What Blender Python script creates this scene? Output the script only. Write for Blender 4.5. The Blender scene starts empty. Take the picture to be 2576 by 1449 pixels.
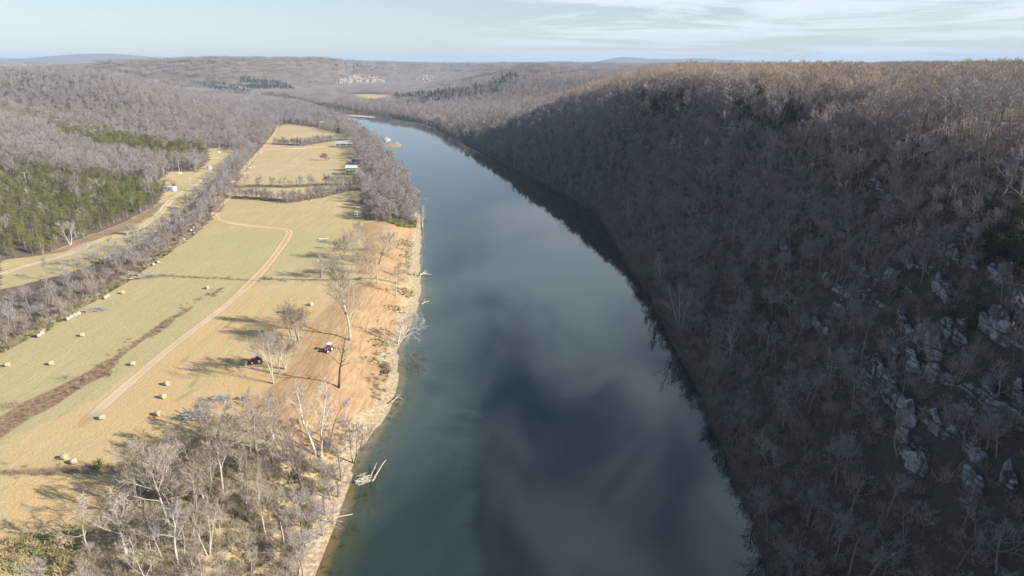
import bpy, math, random
import numpy as np
from mathutils import Vector, Matrix, Quaternion

R = math.radians
rng = random.Random(7)
nr = np.random.RandomState(11)
scene = bpy.context.scene
col = scene.collection

# ---------------------------------------------------------------- camera
CAM_Z, PITCH, F = 85.0, R(18.2), 1717.0
cam = bpy.data.cameras.new('camera')
cam.sensor_width = 36.0
cam.lens = 36.0 * F / 2576.0
cam.clip_start, cam.clip_end = 1.0, 40000.0
cam_ob = bpy.data.objects.new('camera', cam)
col.objects.link(cam_ob)
cam_ob.location = (0, 0, CAM_Z)
cam_ob.rotation_euler = (R(90) - PITCH, 0, 0)
scene.camera = cam_ob

# ---------------------------------------------------------------- sky and sun
SUN_EL, SUN_DIR = R(26), Vector((0.935, -0.355, 0)).normalized()
SUN_AZ = math.atan2(SUN_DIR.x, SUN_DIR.y)
world = bpy.data.worlds.new('World')
scene.world = world
world.use_nodes = True
wt = world.node_tree
wt.nodes.clear()
def wn(t, **k):
    n = wt.nodes.new(t)
    for a, b in k.items():
        setattr(n, a, b)
    return n
w_out = wn('ShaderNodeOutputWorld')
w_bg = wn('ShaderNodeBackground')
sky = wn('ShaderNodeTexSky', sky_type='NISHITA', sun_disc=False, sun_elevation=SUN_EL, sun_rotation=SUN_AZ,
         altitude=150, air_density=1.0, dust_density=0.3, ozone_density=2.6)
w_bg.inputs['Strength'].default_value = 0.058
tc = wn('ShaderNodeTexCoord')
sep = wn('ShaderNodeSeparateXYZ')
wt.links.new(tc.outputs['Generated'], sep.inputs[0])
def wm(op, a, b=None, c=None, clamp=False):
    n = wn('ShaderNodeMath', operation=op, use_clamp=clamp)
    for i, v in enumerate((a, b, c)):
        if v is None: continue
        if isinstance(v, (int, float)): n.inputs[i].default_value = v
        else: wt.links.new(v, n.inputs[i])
    return n.outputs[0]
zc = wm('MAXIMUM', sep.outputs['Z'], 0.0)
zd = wm('ADD', zc, 0.06)
px, py = wm('DIVIDE', sep.outputs['X'], zd), wm('DIVIDE', sep.outputs['Y'], zd)
def cloud(scx, scy, scale, detail, rough, lo, hi, seed, dist=0.0):
    cb = wn('ShaderNodeCombineXYZ')
    wt.links.new(wm('MULTIPLY', px, scx), cb.inputs[0]); wt.links.new(wm('MULTIPLY', py, scy), cb.inputs[1])
    cb.inputs[2].default_value = seed
    nz = wn('ShaderNodeTexNoise')
    nz.inputs['Scale'].default_value = scale; nz.inputs['Detail'].default_value = detail
    nz.inputs['Roughness'].default_value = rough; nz.inputs['Distortion'].default_value = dist
    wt.links.new(cb.outputs[0], nz.inputs['Vector'])
    mr = wn('ShaderNodeMapRange', interpolation_type='SMOOTHSTEP')
    mr.inputs[1].default_value = lo; mr.inputs[2].default_value = hi
    wt.links.new(nz.outputs['Fac'], mr.inputs[0])
    return mr.outputs[0]
lowc = wn('ShaderNodeMapRange', interpolation_type='SMOOTHSTEP')
for _i, _v in enumerate((0.5, 0.22)): lowc.inputs[_i + 1].default_value = _v
wt.links.new(sep.outputs['Z'], lowc.inputs[0])
# cirrus sheet over the right-hand sky, patchy cloud overhead (it shows in the river)
side = wn('ShaderNodeMapRange', interpolation_type='SMOOTHSTEP')
side.inputs[1].default_value = -0.22; side.inputs[2].default_value = 0.12
wt.links.new(sep.outputs['X'], side.inputs[0])
cirrus = wm('MULTIPLY', cloud(0.22, 0.34, 1.3, 10, 0.66, 0.38, 0.57, 3.1, 1.1), side.outputs[0])
high = wn('ShaderNodeMapRange', interpolation_type='SMOOTHSTEP')
high.inputs[1].default_value = 0.16; high.inputs[2].default_value = 0.34
wt.links.new(sep.outputs['Z'], high.inputs[0])
fwd_ = wn('ShaderNodeMapRange', interpolation_type='SMOOTHSTEP'); fwd_.inputs[1].default_value = 0.35; fwd_.inputs[2].default_value = 0.7
wt.links.new(sep.outputs['Y'], fwd_.inputs[0])
patch = wm('MULTIPLY', wm('MULTIPLY', cloud(1.0, 0.55, 2.3, 4, 0.55, 0.28, 0.68, 8.4, 0.5), high.outputs[0]), fwd_.outputs[0])
wisp = wm('MULTIPLY', cloud(0.12, 0.5, 1.1, 6, 0.6, 0.5, 0.8, 14.0, 0.8), 0.45)
veil = wm('MULTIPLY', lowc.outputs[0], 0.26)
cl = wm('MAXIMUM', veil, wm('MULTIPLY', wm('MULTIPLY', cirrus, 0.8), lowc.outputs[0]), wisp)
mixc = wn('ShaderNodeMix', data_type='RGBA')
wt.links.new(cl, mixc.inputs[0])
wt.links.new(sky.outputs[0], mixc.inputs[6])
mixc.inputs[7].default_value = (8.4, 8.9, 9.5, 1)
mixp = wn('ShaderNodeMix', data_type='RGBA')
wt.links.new(wm('MULTIPLY', patch, 1.0), mixp.inputs[0]); wt.links.new(mixc.outputs[2], mixp.inputs[6]); mixp.inputs[7].default_value = (6.6, 8.4, 9.4, 1)
wt.links.new(mixp.outputs[2], w_bg.inputs['Color'])
wt.links.new(w_bg.outputs[0], w_out.inputs[0])

sun = bpy.data.lights.new('sun', 'SUN')
sun.energy, sun.angle, sun.color = 5.0, R(0.5), (1.0, 0.93, 0.82)
sun_ob = bpy.data.objects.new('sun', sun)
col.objects.link(sun_ob)
sd = Vector((SUN_DIR.x * math.cos(SUN_EL), SUN_DIR.y * math.cos(SUN_EL), math.sin(SUN_EL)))
sun_ob.rotation_euler = sd.to_track_quat('Z', 'Y').to_euler()
sun_ob.location = (300, -200, 300)

scene.view_settings.view_transform = 'Standard'
scene.view_settings.look = 'None'
scene.view_settings.exposure = 1.0
scene.view_settings.gamma = 1.0
cy = scene.cycles
cy.max_bounces, cy.diffuse_bounces, cy.glossy_bounces, cy.transmission_bounces = 4, 2, 2, 2
cy.transparent_max_bounces, cy.volume_bounces = 4, 0
cy.use_denoising = True
cy.denoiser = 'OPENIMAGEDENOISE'
cy.denoising_input_passes = 'RGB_ALBEDO_NORMAL'
cy.denoising_prefilter = 'ACCURATE'
cy.sample_clamp_indirect = 4.0

# ---------------------------------------------------------------- noise, polygons, terrain height
def _hash(ix, iy, seed):
    h = (ix.astype(np.int64) * 374761393 + iy.astype(np.int64) * 668265263 + seed * 1442695041) & 0xffffffff
    h = ((h ^ (h >> 13)) * 1274126177) & 0xffffffff
    return ((h ^ (h >> 16)) & 0xffff) / 65535.0
def vnoise(x, y, seed=0):
    x = np.asarray(x, float); y = np.asarray(y, float)
    ix, iy = np.floor(x), np.floor(y)
    fx, fy = x - ix, y - iy
    fx = fx * fx * (3 - 2 * fx); fy = fy * fy * (3 - 2 * fy)
    a, b = _hash(ix, iy, seed), _hash(ix + 1, iy, seed)
    c, d = _hash(ix, iy + 1, seed), _hash(ix + 1, iy + 1, seed)
    return (a + (b - a) * fx) * (1 - fy) + (c + (d - c) * fx) * fy
def fbm(x, y, octaves=4, seed=0):
    s, a, t = 0.0, 1.0, 0.0
    for i in range(octaves):
        s = s + a * vnoise(x * 2 ** i + i * 17.3, y * 2 ** i - i * 9.1, seed + i); t += a; a *= 0.5
    return s / t
def ss(t):
    t = np.clip(t, 0, 1); return t * t * (3 - 2 * t)
def inside(x, y, P):
    x = np.asarray(x, float); y = np.asarray(y, float); r = np.zeros(x.shape, bool)
    n = len(P)
    for i in range(n):
        (x0, y0), (x1, y1) = P[i][:2], P[(i + 1) % n][:2]
        if y0 == y1: continue
        r ^= ((y0 > y) != (y1 > y)) & (x < (x1 - x0) * (y - y0) / (y1 - y0) + x0)
    return r
def dist_line(x, y, P, closed=False):
    x = np.asarray(x, float); y = np.asarray(y, float); d = np.full(x.shape, 1e18)
    n = len(P)
    for i in range(n if closed else n - 1):
        (x0, y0), (x1, y1) = P[i][:2], P[(i + 1) % n][:2]
        ex, ey = x1 - x0, y1 - y0
        t = np.clip(((x - x0) * ex + (y - y0) * ey) / max(ex * ex + ey * ey, 1e-9), 0, 1)
        d = np.minimum(d, (x - x0 - t * ex) ** 2 + (y - y0 - t * ey) ** 2)
    return np.sqrt(d)
def sdist(x, y, P):
    d = dist_line(x, y, P, True)
    return np.where(inside(x, y, P), -d, d)

FWD = Vector((0, math.cos(PITCH), -math.sin(PITCH))); UP = Vector((0, math.sin(PITCH), math.cos(PITCH)))
def ray(u, v):
    return Vector((1, 0, 0)) * ((u - 1288) / F) + UP * ((724.5 - v) / F) + FWD
def flat(u, v, z=0.0):
    d = ray(u, v); t = (z - CAM_Z) / d.z
    return (d.x * t, d.y * t)

LB = [flat(*p) for p in [(790,1449),(850,1300),(905,1130),(985,1030),(1003,960),(1000,880),(1040,800),(1060,740),(1056,650),
      (1060,600),(1056,540),(1040,480),(1000,430),(975,400),(962,375),(938,350),(915,335),(885,315),(855,300),(815,285),(765,270)]]
RB = [flat(*p) for p in [(1950,1449),(1890,1300),(1830,1150),(1760,980),(1700,870),(1640,750),(1590,680),(1545,600),(1500,535),
      (1440,495),(1370,460),(1300,425),(1230,392),(1170,362),(1130,345),(1090,320),(1040,305),(980,296),(900,283),(840,273),(790,262)]]
RIVER = [(-31, -300), (-32, 60)] + LB + [(-640, 1800), (-1000, 1860), (-1000, 1990), (-600, 1900)] + RB[::-1] + [(46, 60), (46, -300)]
LFOOT = [(-205,-300),(-205,300),(-213,410),(-240,540),(-276,700),(-320,920),(-385,1140),(-480,1350),(-640,1510),(-900,1650),(-1400,1750)]
FARV = [(-1400,2150),(-900,2230),(-700,2430),(-570,2750),(-480,3050),(-400,3400),(-250,3750),(-60,3800),(-230,3300),(-320,2700),(-300,2100)]
RFOOT = [(-265,1680),(-235,1490),(-150,1410),(-40,1330),(-40,1270),(-105,1160)] + [p for p in RB[::-1] if p[1] < 1000] + [(46,60),(46,-300)]
VALLEY = LFOOT + FARV + RFOOT
BUMPS = [  # (x, y, radius x, radius y, added height) hills that stand above the plateau
    (-1050,1300,420,350,-6), (-1300,1500,500,500,-8), (-1000,2050,560,420,30), (-760,2700,420,420,22), (-650,3300,420,500,14),
    (-5300,9200,650,1200,125), (-4300,9500,700,900,50), (-6900,9200,900,1500,85), (-3300,9600,900,900,30), (-2300,9900,700,900,20),
    (560,9000,330,700,46), (1450,9500,330,700,72), (2200,9600,800,900,62), (3600,9800,1500,900,38), (420,7000,900,600,20),
    (-300,6500,900,900,14), (430,330,170,150,5)]
def fz(x, y):
    x = np.asarray(x, float); y = np.asarray(y, float)
    dr = sdist(x, y, RIVER); dv = sdist(x, y, VALLEY)
    right = x > -10 + np.where(y > 480, -(y - 480) * 0.28, 0)
    lw = 21 + 5 * (vnoise(x * 0.03, y * 0.03, 5) - .5)
    floor = np.where(dr < 0, -0.05 - 3.2 * ss(-dr / 16), 5.0 * ss(np.maximum(dr, 0) / lw) + 0.05)
    floor = floor + np.where(dr > 15, 0.5 * (fbm(x * 0.012, y * 0.012, 3, 21) - .5), 0)
    pl = 72 + 18 * (fbm(x * 0.0011, y * 0.0011, 4, 3) - .5) + 26 * (fbm(x * 0.004, y * 0.004, 4, 9) - .5) * ss((np.hypot(x, y) - 500) / 900)
    for bx, by, rx, ry, h in BUMPS:
        q = ((x - bx) / rx) ** 2 + ((y - by) / ry) ** 2
        pl = pl + h * np.exp(-q)
    near_r = right & (y < 1300)
    W = np.where(near_r, 88 + 190 * ss((y - 400) / 560), 300.0)
    W = np.where(~right & (y < 2000), 330.0, W)
    W = np.where(~right & (y > 2300), 210.0, W)
    W = W * (0.8 + 0.4 * fbm(x * 0.006, y * 0.006, 3, 31))
    t = np.clip(np.maximum(dv, 0) / W, 0, 1)
    prof = np.where(near_r, 0.72 * (1 - (1 - t) ** 2) + 0.28 * ss(t), 0.55 * t + 0.45 * ss(t))
    end = np.where(near_r, 1 - 0.9 * ss((y - 560 - 0.35 * np.maximum(x, -200)) / 740), 1.0)
    hol = np.where(~right, 0.72 * np.exp(-(dist_line(x, y, [(-270,690),(-420,760),(-760,980)]) / 95) ** 2), 0.0)
    hol = np.maximum(hol, np.where(right, 0.6 * np.exp(-(dist_line(x, y, [(-60,1310),(200,1290),(600,1420)]) / 130) ** 2), 0))
    low = np.where(~right & (y < 760), 0.55 + 0.45 * ss((np.maximum(dv, 0) - 220) / 350), 1.0)
    return floor + (pl - 5) * prof * end * (1 - hol) * low
_T = np.concatenate([np.linspace(60, 700, 500), np.geomspace(702, 9000, 700)])
def at(u, v, lift=0.0):
    d = ray(u, v)
    X, Y, Z = d.x * _T, d.y * _T, CAM_Z + d.z * _T
    below = Z < fz(X, Y)
    i = int(np.argmax(below)) if below.any() else len(_T) - 1
    a, b = _T[max(i - 1, 0)], _T[i]
    for _ in range(14):
        m = .5 * (a + b)
        if CAM_Z + d.z * m < float(fz(d.x * m, d.y * m)): b = m
        else: a = m
    t = .5 * (a + b)
    return Vector((d.x * t, d.y * t, float(fz(d.x * t, d.y * t)) + lift))
def atp(L):
    return [tuple(at(*p)) for p in L]
def zat(x, y):
    return float(fz(x, y))

# ---------------------------------------------------------------- materials
MATS = {}
class NT:
    """small helper round one material's node tree"""
    def __init__(self, name, rough=0.9, spec=0.2):
        self.m = bpy.data.materials.new(name); self.m.use_nodes = True
        self.t = self.m.node_tree; self.b = self.t.nodes['Principled BSDF']
        self.b.inputs['Roughness'].default_value = rough
        self.b.inputs['Specular IOR Level'].default_value = spec
        MATS[name] = self.m
    def n(self, t, **k):
        x = self.t.nodes.new(t)
        for a, b in k.items(): setattr(x, a, b)
        return x
    def put(self, sock, v):
        if isinstance(v, (int, float)): sock.default_value = v
        elif isinstance(v, tuple): sock.default_value = v if len(v) == len(sock.default_value) else v + (1,)
        else: self.t.links.new(v, sock)
    def math(self, op, a, b=0.0, clamp=False):
        x = self.n('ShaderNodeMath', operation=op, use_clamp=clamp); self.put(x.inputs[0], a); self.put(x.inputs[1], b); return x.outputs[0]
    def pos(self, scale=(1, 1, 1), rot=0.0, obj=False):
        src = self.n('ShaderNodeTexCoord').outputs['Object'] if obj else self.n('ShaderNodeNewGeometry').outputs['Position']
        x = self.n('ShaderNodeMapping'); x.inputs['Scale'].default_value = scale; x.inputs['Rotation'].default_value = (0, 0, rot)
        self.put(x.inputs['Vector'], src); return x.outputs[0]
    def noise(self, vec, scale, detail=4, rough=.55, dist=0.0):
        x = self.n('ShaderNodeTexNoise'); self.put(x.inputs['Vector'], vec)
        x.inputs['Scale'].default_value = scale; x.inputs['Detail'].default_value = detail
        x.inputs['Roughness'].default_value = rough; x.inputs['Distortion'].default_value = dist; return x.outputs['Fac']
    def step(self, v, lo, hi, a=0.0, b=1.0):
        x = self.n('ShaderNodeMapRange', interpolation_type='SMOOTHSTEP'); self.put(x.inputs[0], v)
        for i, q in enumerate((lo, hi, a, b)): x.inputs[i + 1].default_value = q
        return x.outputs[0]
    def mix(self, f, a, b, mode='MIX'):
        x = self.n('ShaderNodeMix', data_type='RGBA', blend_type=mode); self.put(x.inputs[0], f); self.put(x.inputs[6], a); self.put(x.inputs[7], b); return x.outputs[2]
    def attr(self, name):
        x = self.n('ShaderNodeAttribute', attribute_name=name); return x
    def chan(self, name):
        s = self.n('ShaderNodeSeparateColor'); self.put(s.inputs[0], self.attr(name).outputs['Color']); return s.outputs
    def rnd(self):
        return self.n('ShaderNodeObjectInfo').outputs['Random']
    def color(self, c): self.put(self.b.inputs['Base Color'], c)
    def bump(self, h, dist, strength=1.0):
        x = self.n('ShaderNodeBump'); x.inputs['Distance'].default_value = dist; x.inputs['Strength'].default_value = strength
        self.put(x.inputs['Height'], h); self.put(self.b.inputs['Normal'], x.outputs[0])

def plain(name, c, rough=.7, var=.12, scale=3.0, spec=.3, metal=0.0):
    k = NT(name, rough, spec); k.b.inputs['Metallic'].default_value = metal
    n = k.noise(k.pos(obj=True), scale, 5)
    k.color(k.mix(n, tuple(v * (1 - var) for v in c), tuple(min(1, v * (1 + var)) for v in c)))
    return k.m
def bark(name, c0, c1, c2):
    k = NT(name, .95, .1)
    r = k.rnd()
    c = k.mix(k.step(r, 0, .6), c0, c1); c = k.mix(k.step(r, .62, 1), c, c2)
    n = k.noise(k.pos(obj=True), 2.5, 3)
    k.color(k.mix(k.step(n, .3, .7, .0, .35), c, tuple(v * .6 for v in c0)))
    return k.m
bark('bark', (.23,.19,.165), (.34,.305,.275), (.17,.14,.12))
bark('twig', (.28,.245,.235), (.365,.335,.325), (.225,.185,.17))
bark('sunlit_twig', (.43,.34,.275), (.50,.42,.35), (.37,.265,.205))  # lighter, warmer copy of twig: sunlight painted into the ridge-top trees
bark('tan_twig', (.36,.30,.245), (.43,.375,.315), (.29,.235,.185))
bark('tan_bark', (.36,.31,.26), (.48,.43,.37), (.27,.22,.18))
bark('pale_bark', (.62,.58,.53), (.70,.67,.62), (.5,.46,.41))
bark('pale_twig', (.44,.39,.34), (.50,.45,.40), (.37,.32,.275))
bark('dark_bark', (.10,.085,.075), (.12,.10,.09), (.085,.07,.06))
bark('driftwood', (.43,.37,.30), (.5,.45,.38), (.34,.29,.24))
bark('brush', (.28,.225,.175), (.40,.335,.26), (.19,.145,.115))
bark('dry_grass', (.44,.35,.2), (.5,.42,.25), (.36,.28,.16))
bark('green_grass', (.20,.21,.08), (.26,.25,.10), (.3,.26,.12))
bark('pine_leaf', (.125,.14,.036), (.19,.18,.05), (.085,.11,.034))
bark('cedar_leaf', (.045,.062,.028), (.065,.08,.032), (.035,.05,.026))
def litter_mat():
    pass

def ground_material():
    k = NT('ground', .97, .05)
    P = k.pos()
    n1, n2, n3 = k.noise(P, .018, 5, .6), k.noise(P, .12, 5, .6), k.noise(P, 1.1, 4, .65)
    streak = k.noise(k.pos((1, .06, 1), R(-28)), .55, 4, .6)
    fine = k.noise(P, 3.2, 3, .7)
    dirt, sand, litter = k.chan('zone_a')[:3]
    green, brown, rock = k.chan('zone_b')[:3]
    g = k.mix(k.step(n2, .35, .65), (.55,.43,.25), (.62,.50,.305))
    g = k.mix(k.step(n1, .42, .66, 0, .75), g, (.56,.375,.19)); g = k.mix(k.step(streak, .38, .66, 0, .8), g, (.48,.375,.185))
    warm = k.chan('zone_c')[1]; g = k.mix(k.step(k.math('ADD', warm, k.math('SUBTRACT', n1, .5)), .25, .9, 0, .85), g, k.mix(k.step(streak, .35, .65), (.60,.415,.205), (.66,.475,.25)))
    wig = k.math('MULTIPLY', k.math('SUBTRACT', n2, .5), .9)
    gf = k.step(k.math('ADD', green, k.math('ADD', wig, k.math('MULTIPLY', k.math('SUBTRACT', n1, .5), 1.1))), .25, .95)
    g = k.mix(k.math('MULTIPLY', gf, .75), g, k.mix(k.step(n3, .3, .7), (.41,.37,.19), (.49,.44,.24)))
    def zone(base, z, c, lo=.32, hi=.68, amp=.7):
        f = k.step(k.math('ADD', z, k.math('MULTIPLY', k.math('SUBTRACT', k.math('ADD', k.math('MULTIPLY', n2, .5), k.math('MULTIPLY', n3, .5)), .5), amp)), lo, hi)
        return k.mix(f, base, c)
    furrow = k.noise(k.pos((1, .10, 1), R(20)), 1.3, 4, .6)
    dcol = k.mix(k.step(furrow, .35, .68), (.41,.245,.125), (.53,.37,.22))
    dcol = k.mix(k.step(n2, .48, .75, 0, .8), dcol, (.54,.42,.25))
    g = zone(g, dirt, dcol, .3, .8, .8)
    g = zone(g, brown, k.mix(k.step(n3, .35, .65), (.19,.12,.075), (.38,.27,.16)), .35, .7, .9)
    lcol = k.mix(k.step(n2, .35, .65), (.15,.115,.09), (.23,.175,.135))
    lcol = k.mix(k.step(fine, .4, .7, 0, .6), lcol, (.075,.06,.052))
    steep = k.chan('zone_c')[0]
    lcol = k.mix(k.step(k.math('ADD', steep, k.math('MULTIPLY', k.math('SUBTRACT', n2, .5), .5)), .3, .8), lcol, k.mix(k.step(n3, .3, .7), (.04,.037,.037), (.075,.067,.06)))  # tree shade painted into the bluff and right-bank litter as a near-black tone
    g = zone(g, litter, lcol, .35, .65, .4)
    g = zone(g, sand, k.mix(k.step(n3, .4, .65), (.44,.32,.19), (.66,.56,.40)), .3, .75, .9)
    rk = k.step(k.math('ADD', rock, k.math('SUBTRACT', n2, .5)), .55, .75)
    g = k.mix(rk, g, k.mix(k.step(k.noise(k.pos((1, 1, 4)), .5, 5), .35, .65), (.2,.19,.18), (.46,.44,.42)))
    g = k.mix(k.step(fine, .25, .75, .0, .28), g, (.12,.10,.06))
    k.color(g)
    k.bump(k.math('ADD', fine, k.math('MULTIPLY', n3, 2.0)), .25, .5)
    return k.m
ground_material()

# ---------------------------------------------------------------- mesh helpers
def link(o):
    col.objects.link(o); return o
def np_mesh(name, verts, faces, mats):
    """faces: (n,4) or (n,3) int array"""
    me = bpy.data.meshes.new(name)
    verts = np.asarray(verts, np.float32); faces = np.asarray(faces, np.int32)
    k = faces.shape[1]
    me.vertices.add(len(verts)); me.vertices.foreach_set('co', verts.ravel())
    me.loops.add(faces.size); me.loops.foreach_set('vertex_index', faces.ravel())
    me.polygons.add(len(faces)); me.polygons.foreach_set('loop_start', np.arange(0, faces.size, k, dtype=np.int32))
    me.update(calc_edges=True)
    for m in mats: me.materials.append(MATS[m])
    return me
def shade(me):
    me.polygons.foreach_set('use_smooth', np.ones(len(me.polygons), bool)); me.update()
def color_attr(me, name, arr):
    a = me.color_attributes.new(name, 'FLOAT_COLOR', 'POINT')
    q = np.ones((len(me.vertices), 4), np.float32); q[:, :3] = arr
    a.data.foreach_set('color', q.ravel())
def struct(o, kind='structure'):
    o['kind'] = kind; return o
class MB:
    """collects shapes for ONE mesh"""
    def __init__(s): s.v, s.f, s.mi, s.cur = [], [], [], 0
    def face(s, idx): s.f.append(tuple(idx)); s.mi.append(s.cur)
    def box(s, c, size, rz=0.0, M=None):
        b = len(s.v); cx, cy_, cz = c; hx, hy, hz = (q / 2 for q in size); co, si = math.cos(rz), math.sin(rz)
        for z in (-hz, hz):
            for x, y in ((-hx, -hy), (hx, -hy), (hx, hy), (-hx, hy)):
                p = Vector((x * co - y * si, x * si + y * co, z))
                if M is not None: p = M @ p
                s.v.append((cx + p.x, cy_ + p.y, cz + p.z))
        for q in ((0,3,2,1),(4,5,6,7),(0,1,5,4),(1,2,6,5),(2,3,7,6),(3,0,4,7)): s.face(b + i for i in q)
        return s
    def tube(s, pts, rad, sides=6, cap=True):
        b = len(s.v); n = len(pts); pts = [Vector(p) for p in pts]; prev = None; rings = []
        for i, p in enumerate(pts):
            t = (pts[min(i + 1, n - 1)] - pts[max(i - 1, 0)]).normalized()
            if prev is None:
                a = Vector((0, 0, 1)) if abs(t.z) < .9 else Vector((1, 0, 0)); x = t.cross(a).normalized()
            else:
                x = (prev - t * prev.dot(t)); x = x.normalized() if x.length > 1e-6 else t.orthogonal().normalized()
            prev = x; y = t.cross(x)
            if i == n - 1 and rad[i] <= 0:
                rings.append([len(s.v)]); s.v.append(tuple(p)); continue
            ring = []
            for k in range(sides):
                a = 2 * math.pi * k / sides; q = p + x * (math.cos(a) * rad[i]) + y * (math.sin(a) * rad[i])
                ring.append(len(s.v)); s.v.append(tuple(q))
            rings.append(ring)
        for i in range(n - 1):
            A, B = rings[i], rings[i + 1]
            for k in range(sides):
                k2 = (k + 1) % sides
                if len(B) == 1: s.face((A[k], A[k2], B[0]))
                else: s.face((A[k], A[k2], B[k2], B[k]))
        if cap and sides > 3:
            s.face(rings[0][::-1])
            if len(rings[-1]) > 1: s.face(rings[-1])
        return s
    def cyl(s, p0, p1, r, sides=14, r2=None): return s.tube([p0, p1], [r, r if r2 is None else r2], sides)
    def poly(s, pts): b = len(s.v); s.v += [tuple(p) for p in pts]; s.face(range(b, b + len(pts))); return s
    def mesh(s, name, mats):
        me = bpy.data.meshes.new(name); me.from_pydata(s.v, [], s.f)
        for m in ([mats] if isinstance(mats, str) else mats): me.materials.append(MATS[m])
        if any(s.mi): me.polygons.foreach_set('material_index', s.mi)
        return me
    def build(s, name, mats, parent=None, smooth=False):
        me = s.mesh(name, mats)
        if smooth: shade(me)
        o = link(bpy.data.objects.new(name, me))
        if parent is not None: o.parent = parent
        return o
def thing(name, label, cat, loc=(0, 0, 0), rz=0.0, group=None):
    o = link(bpy.data.objects.new(name, None)); o.location = loc; o.rotation_euler = (0, 0, rz); o.empty_display_size = .5
    return tag(o, label, cat, group)
def tag(o, label, cat, group=None):
    o['label'] = label; o['category'] = cat
    if group: o['group'] = group
    return o
def spline(P, step):
    P = [Vector(p) for p in P]; out = []
    for i in range(len(P) - 1):
        a, b, c, d = P[max(i - 1, 0)], P[i], P[i + 1], P[min(i + 2, len(P) - 1)]
        n = max(2, int((c - b).length / step))
        for k in range(n):
            t = k / n
            out.append(.5 * ((2 * b) + (c - a) * t + (2 * a - 5 * b + 4 * c - d) * t * t + (3 * b - a - 3 * c + d) * t ** 3))
    out.append(P[-1]); return out

# ---------------------------------------------------------------- outlines of fields, roads and woods (picture -> ground)
FIELD = atp([(0,890),(110,835),(340,695),(490,590),(555,530),(590,470),(640,400),(690,335),(708,314),(735,312),(800,322),(820,328),(885,345),
             (903,400),(905,470),(918,555),(1000,568),(1058,572),(1058,650),(1066,745),(1045,800),(1008,885),(1010,960),(990,1030),(915,1130),
             (870,1185),(790,1150),(700,1125),(560,1105),(430,1110),(365,1180),(310,1240),(260,1300),(235,1340),(205,1449)]) + [(-75, 60), (-150, 40), (-260, 120)]
STRIP = atp([(0,655),(120,640),(190,605),(310,560),(395,515),(415,480),(395,455),(430,432),(500,432),(528,400),(516,374),(575,372),(590,385),(568,412),
             (545,440),(500,492),(430,557),(345,617),(200,678),(120,700),(0,730)])
DIRT1 = atp([(915,560),(1050,572),(1062,640),(1050,705),(1000,712),(895,690),(912,620)])
DIRT2 = atp([(900,716),(1010,718),(1000,800),(1000,880),(990,960),(960,1050),(900,1130),(800,1150),(690,1115),(580,1085),(600,1030),(715,945),(740,895),(765,830),(830,765)])
STUB = atp([(0,1195),(240,1192),(330,1200),(260,1300),(235,1340),(0,1350)])
STRAW = atp([(620,720),(900,716),(760,830),(715,945),(590,1080),(430,1105),(330,1190),(0,1180),(0,1120),(250,1000),(480,830)])
SCRUB = atp([(120,640),(190,605),(310,560),(395,515),(425,500),(390,540),(320,580),(250,600),(170,632)])
FARF1 = atp([(862,236),(985,238),(985,246),(940,258),(880,246)])
FARF2 = atp([(985,262),(1080,264),(1075,269),(1000,271)])
HOLF = atp([(516,374),(580,370),(590,385),(560,402),(530,392)])
DITCH = spline([at(*p) for p in [(-40,1110),(60,1040),(150,988),(230,945),(330,875),(450,790),(560,725)]], 4)
HEDGE = spline([at(*p) for p in [(340,693),(450,696),(560,700),(620,705),(700,702),(820,705),(1000,714)]], 4)
HEDGE2 = spline([at(*p) for p in [(0,1187),(120,1184),(240,1182),(340,1180)]], 3)
HLINE = [atp([(586,497),(660,500),(720,508),(800,495),(860,480),(915,474)]), atp([(590,470),(640,468),(720,470),(800,466),(900,462)]),
         atp([(690,362),(760,366),(830,354),(890,350)]), atp([(712,310),(760,308),(830,304)])]

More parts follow.
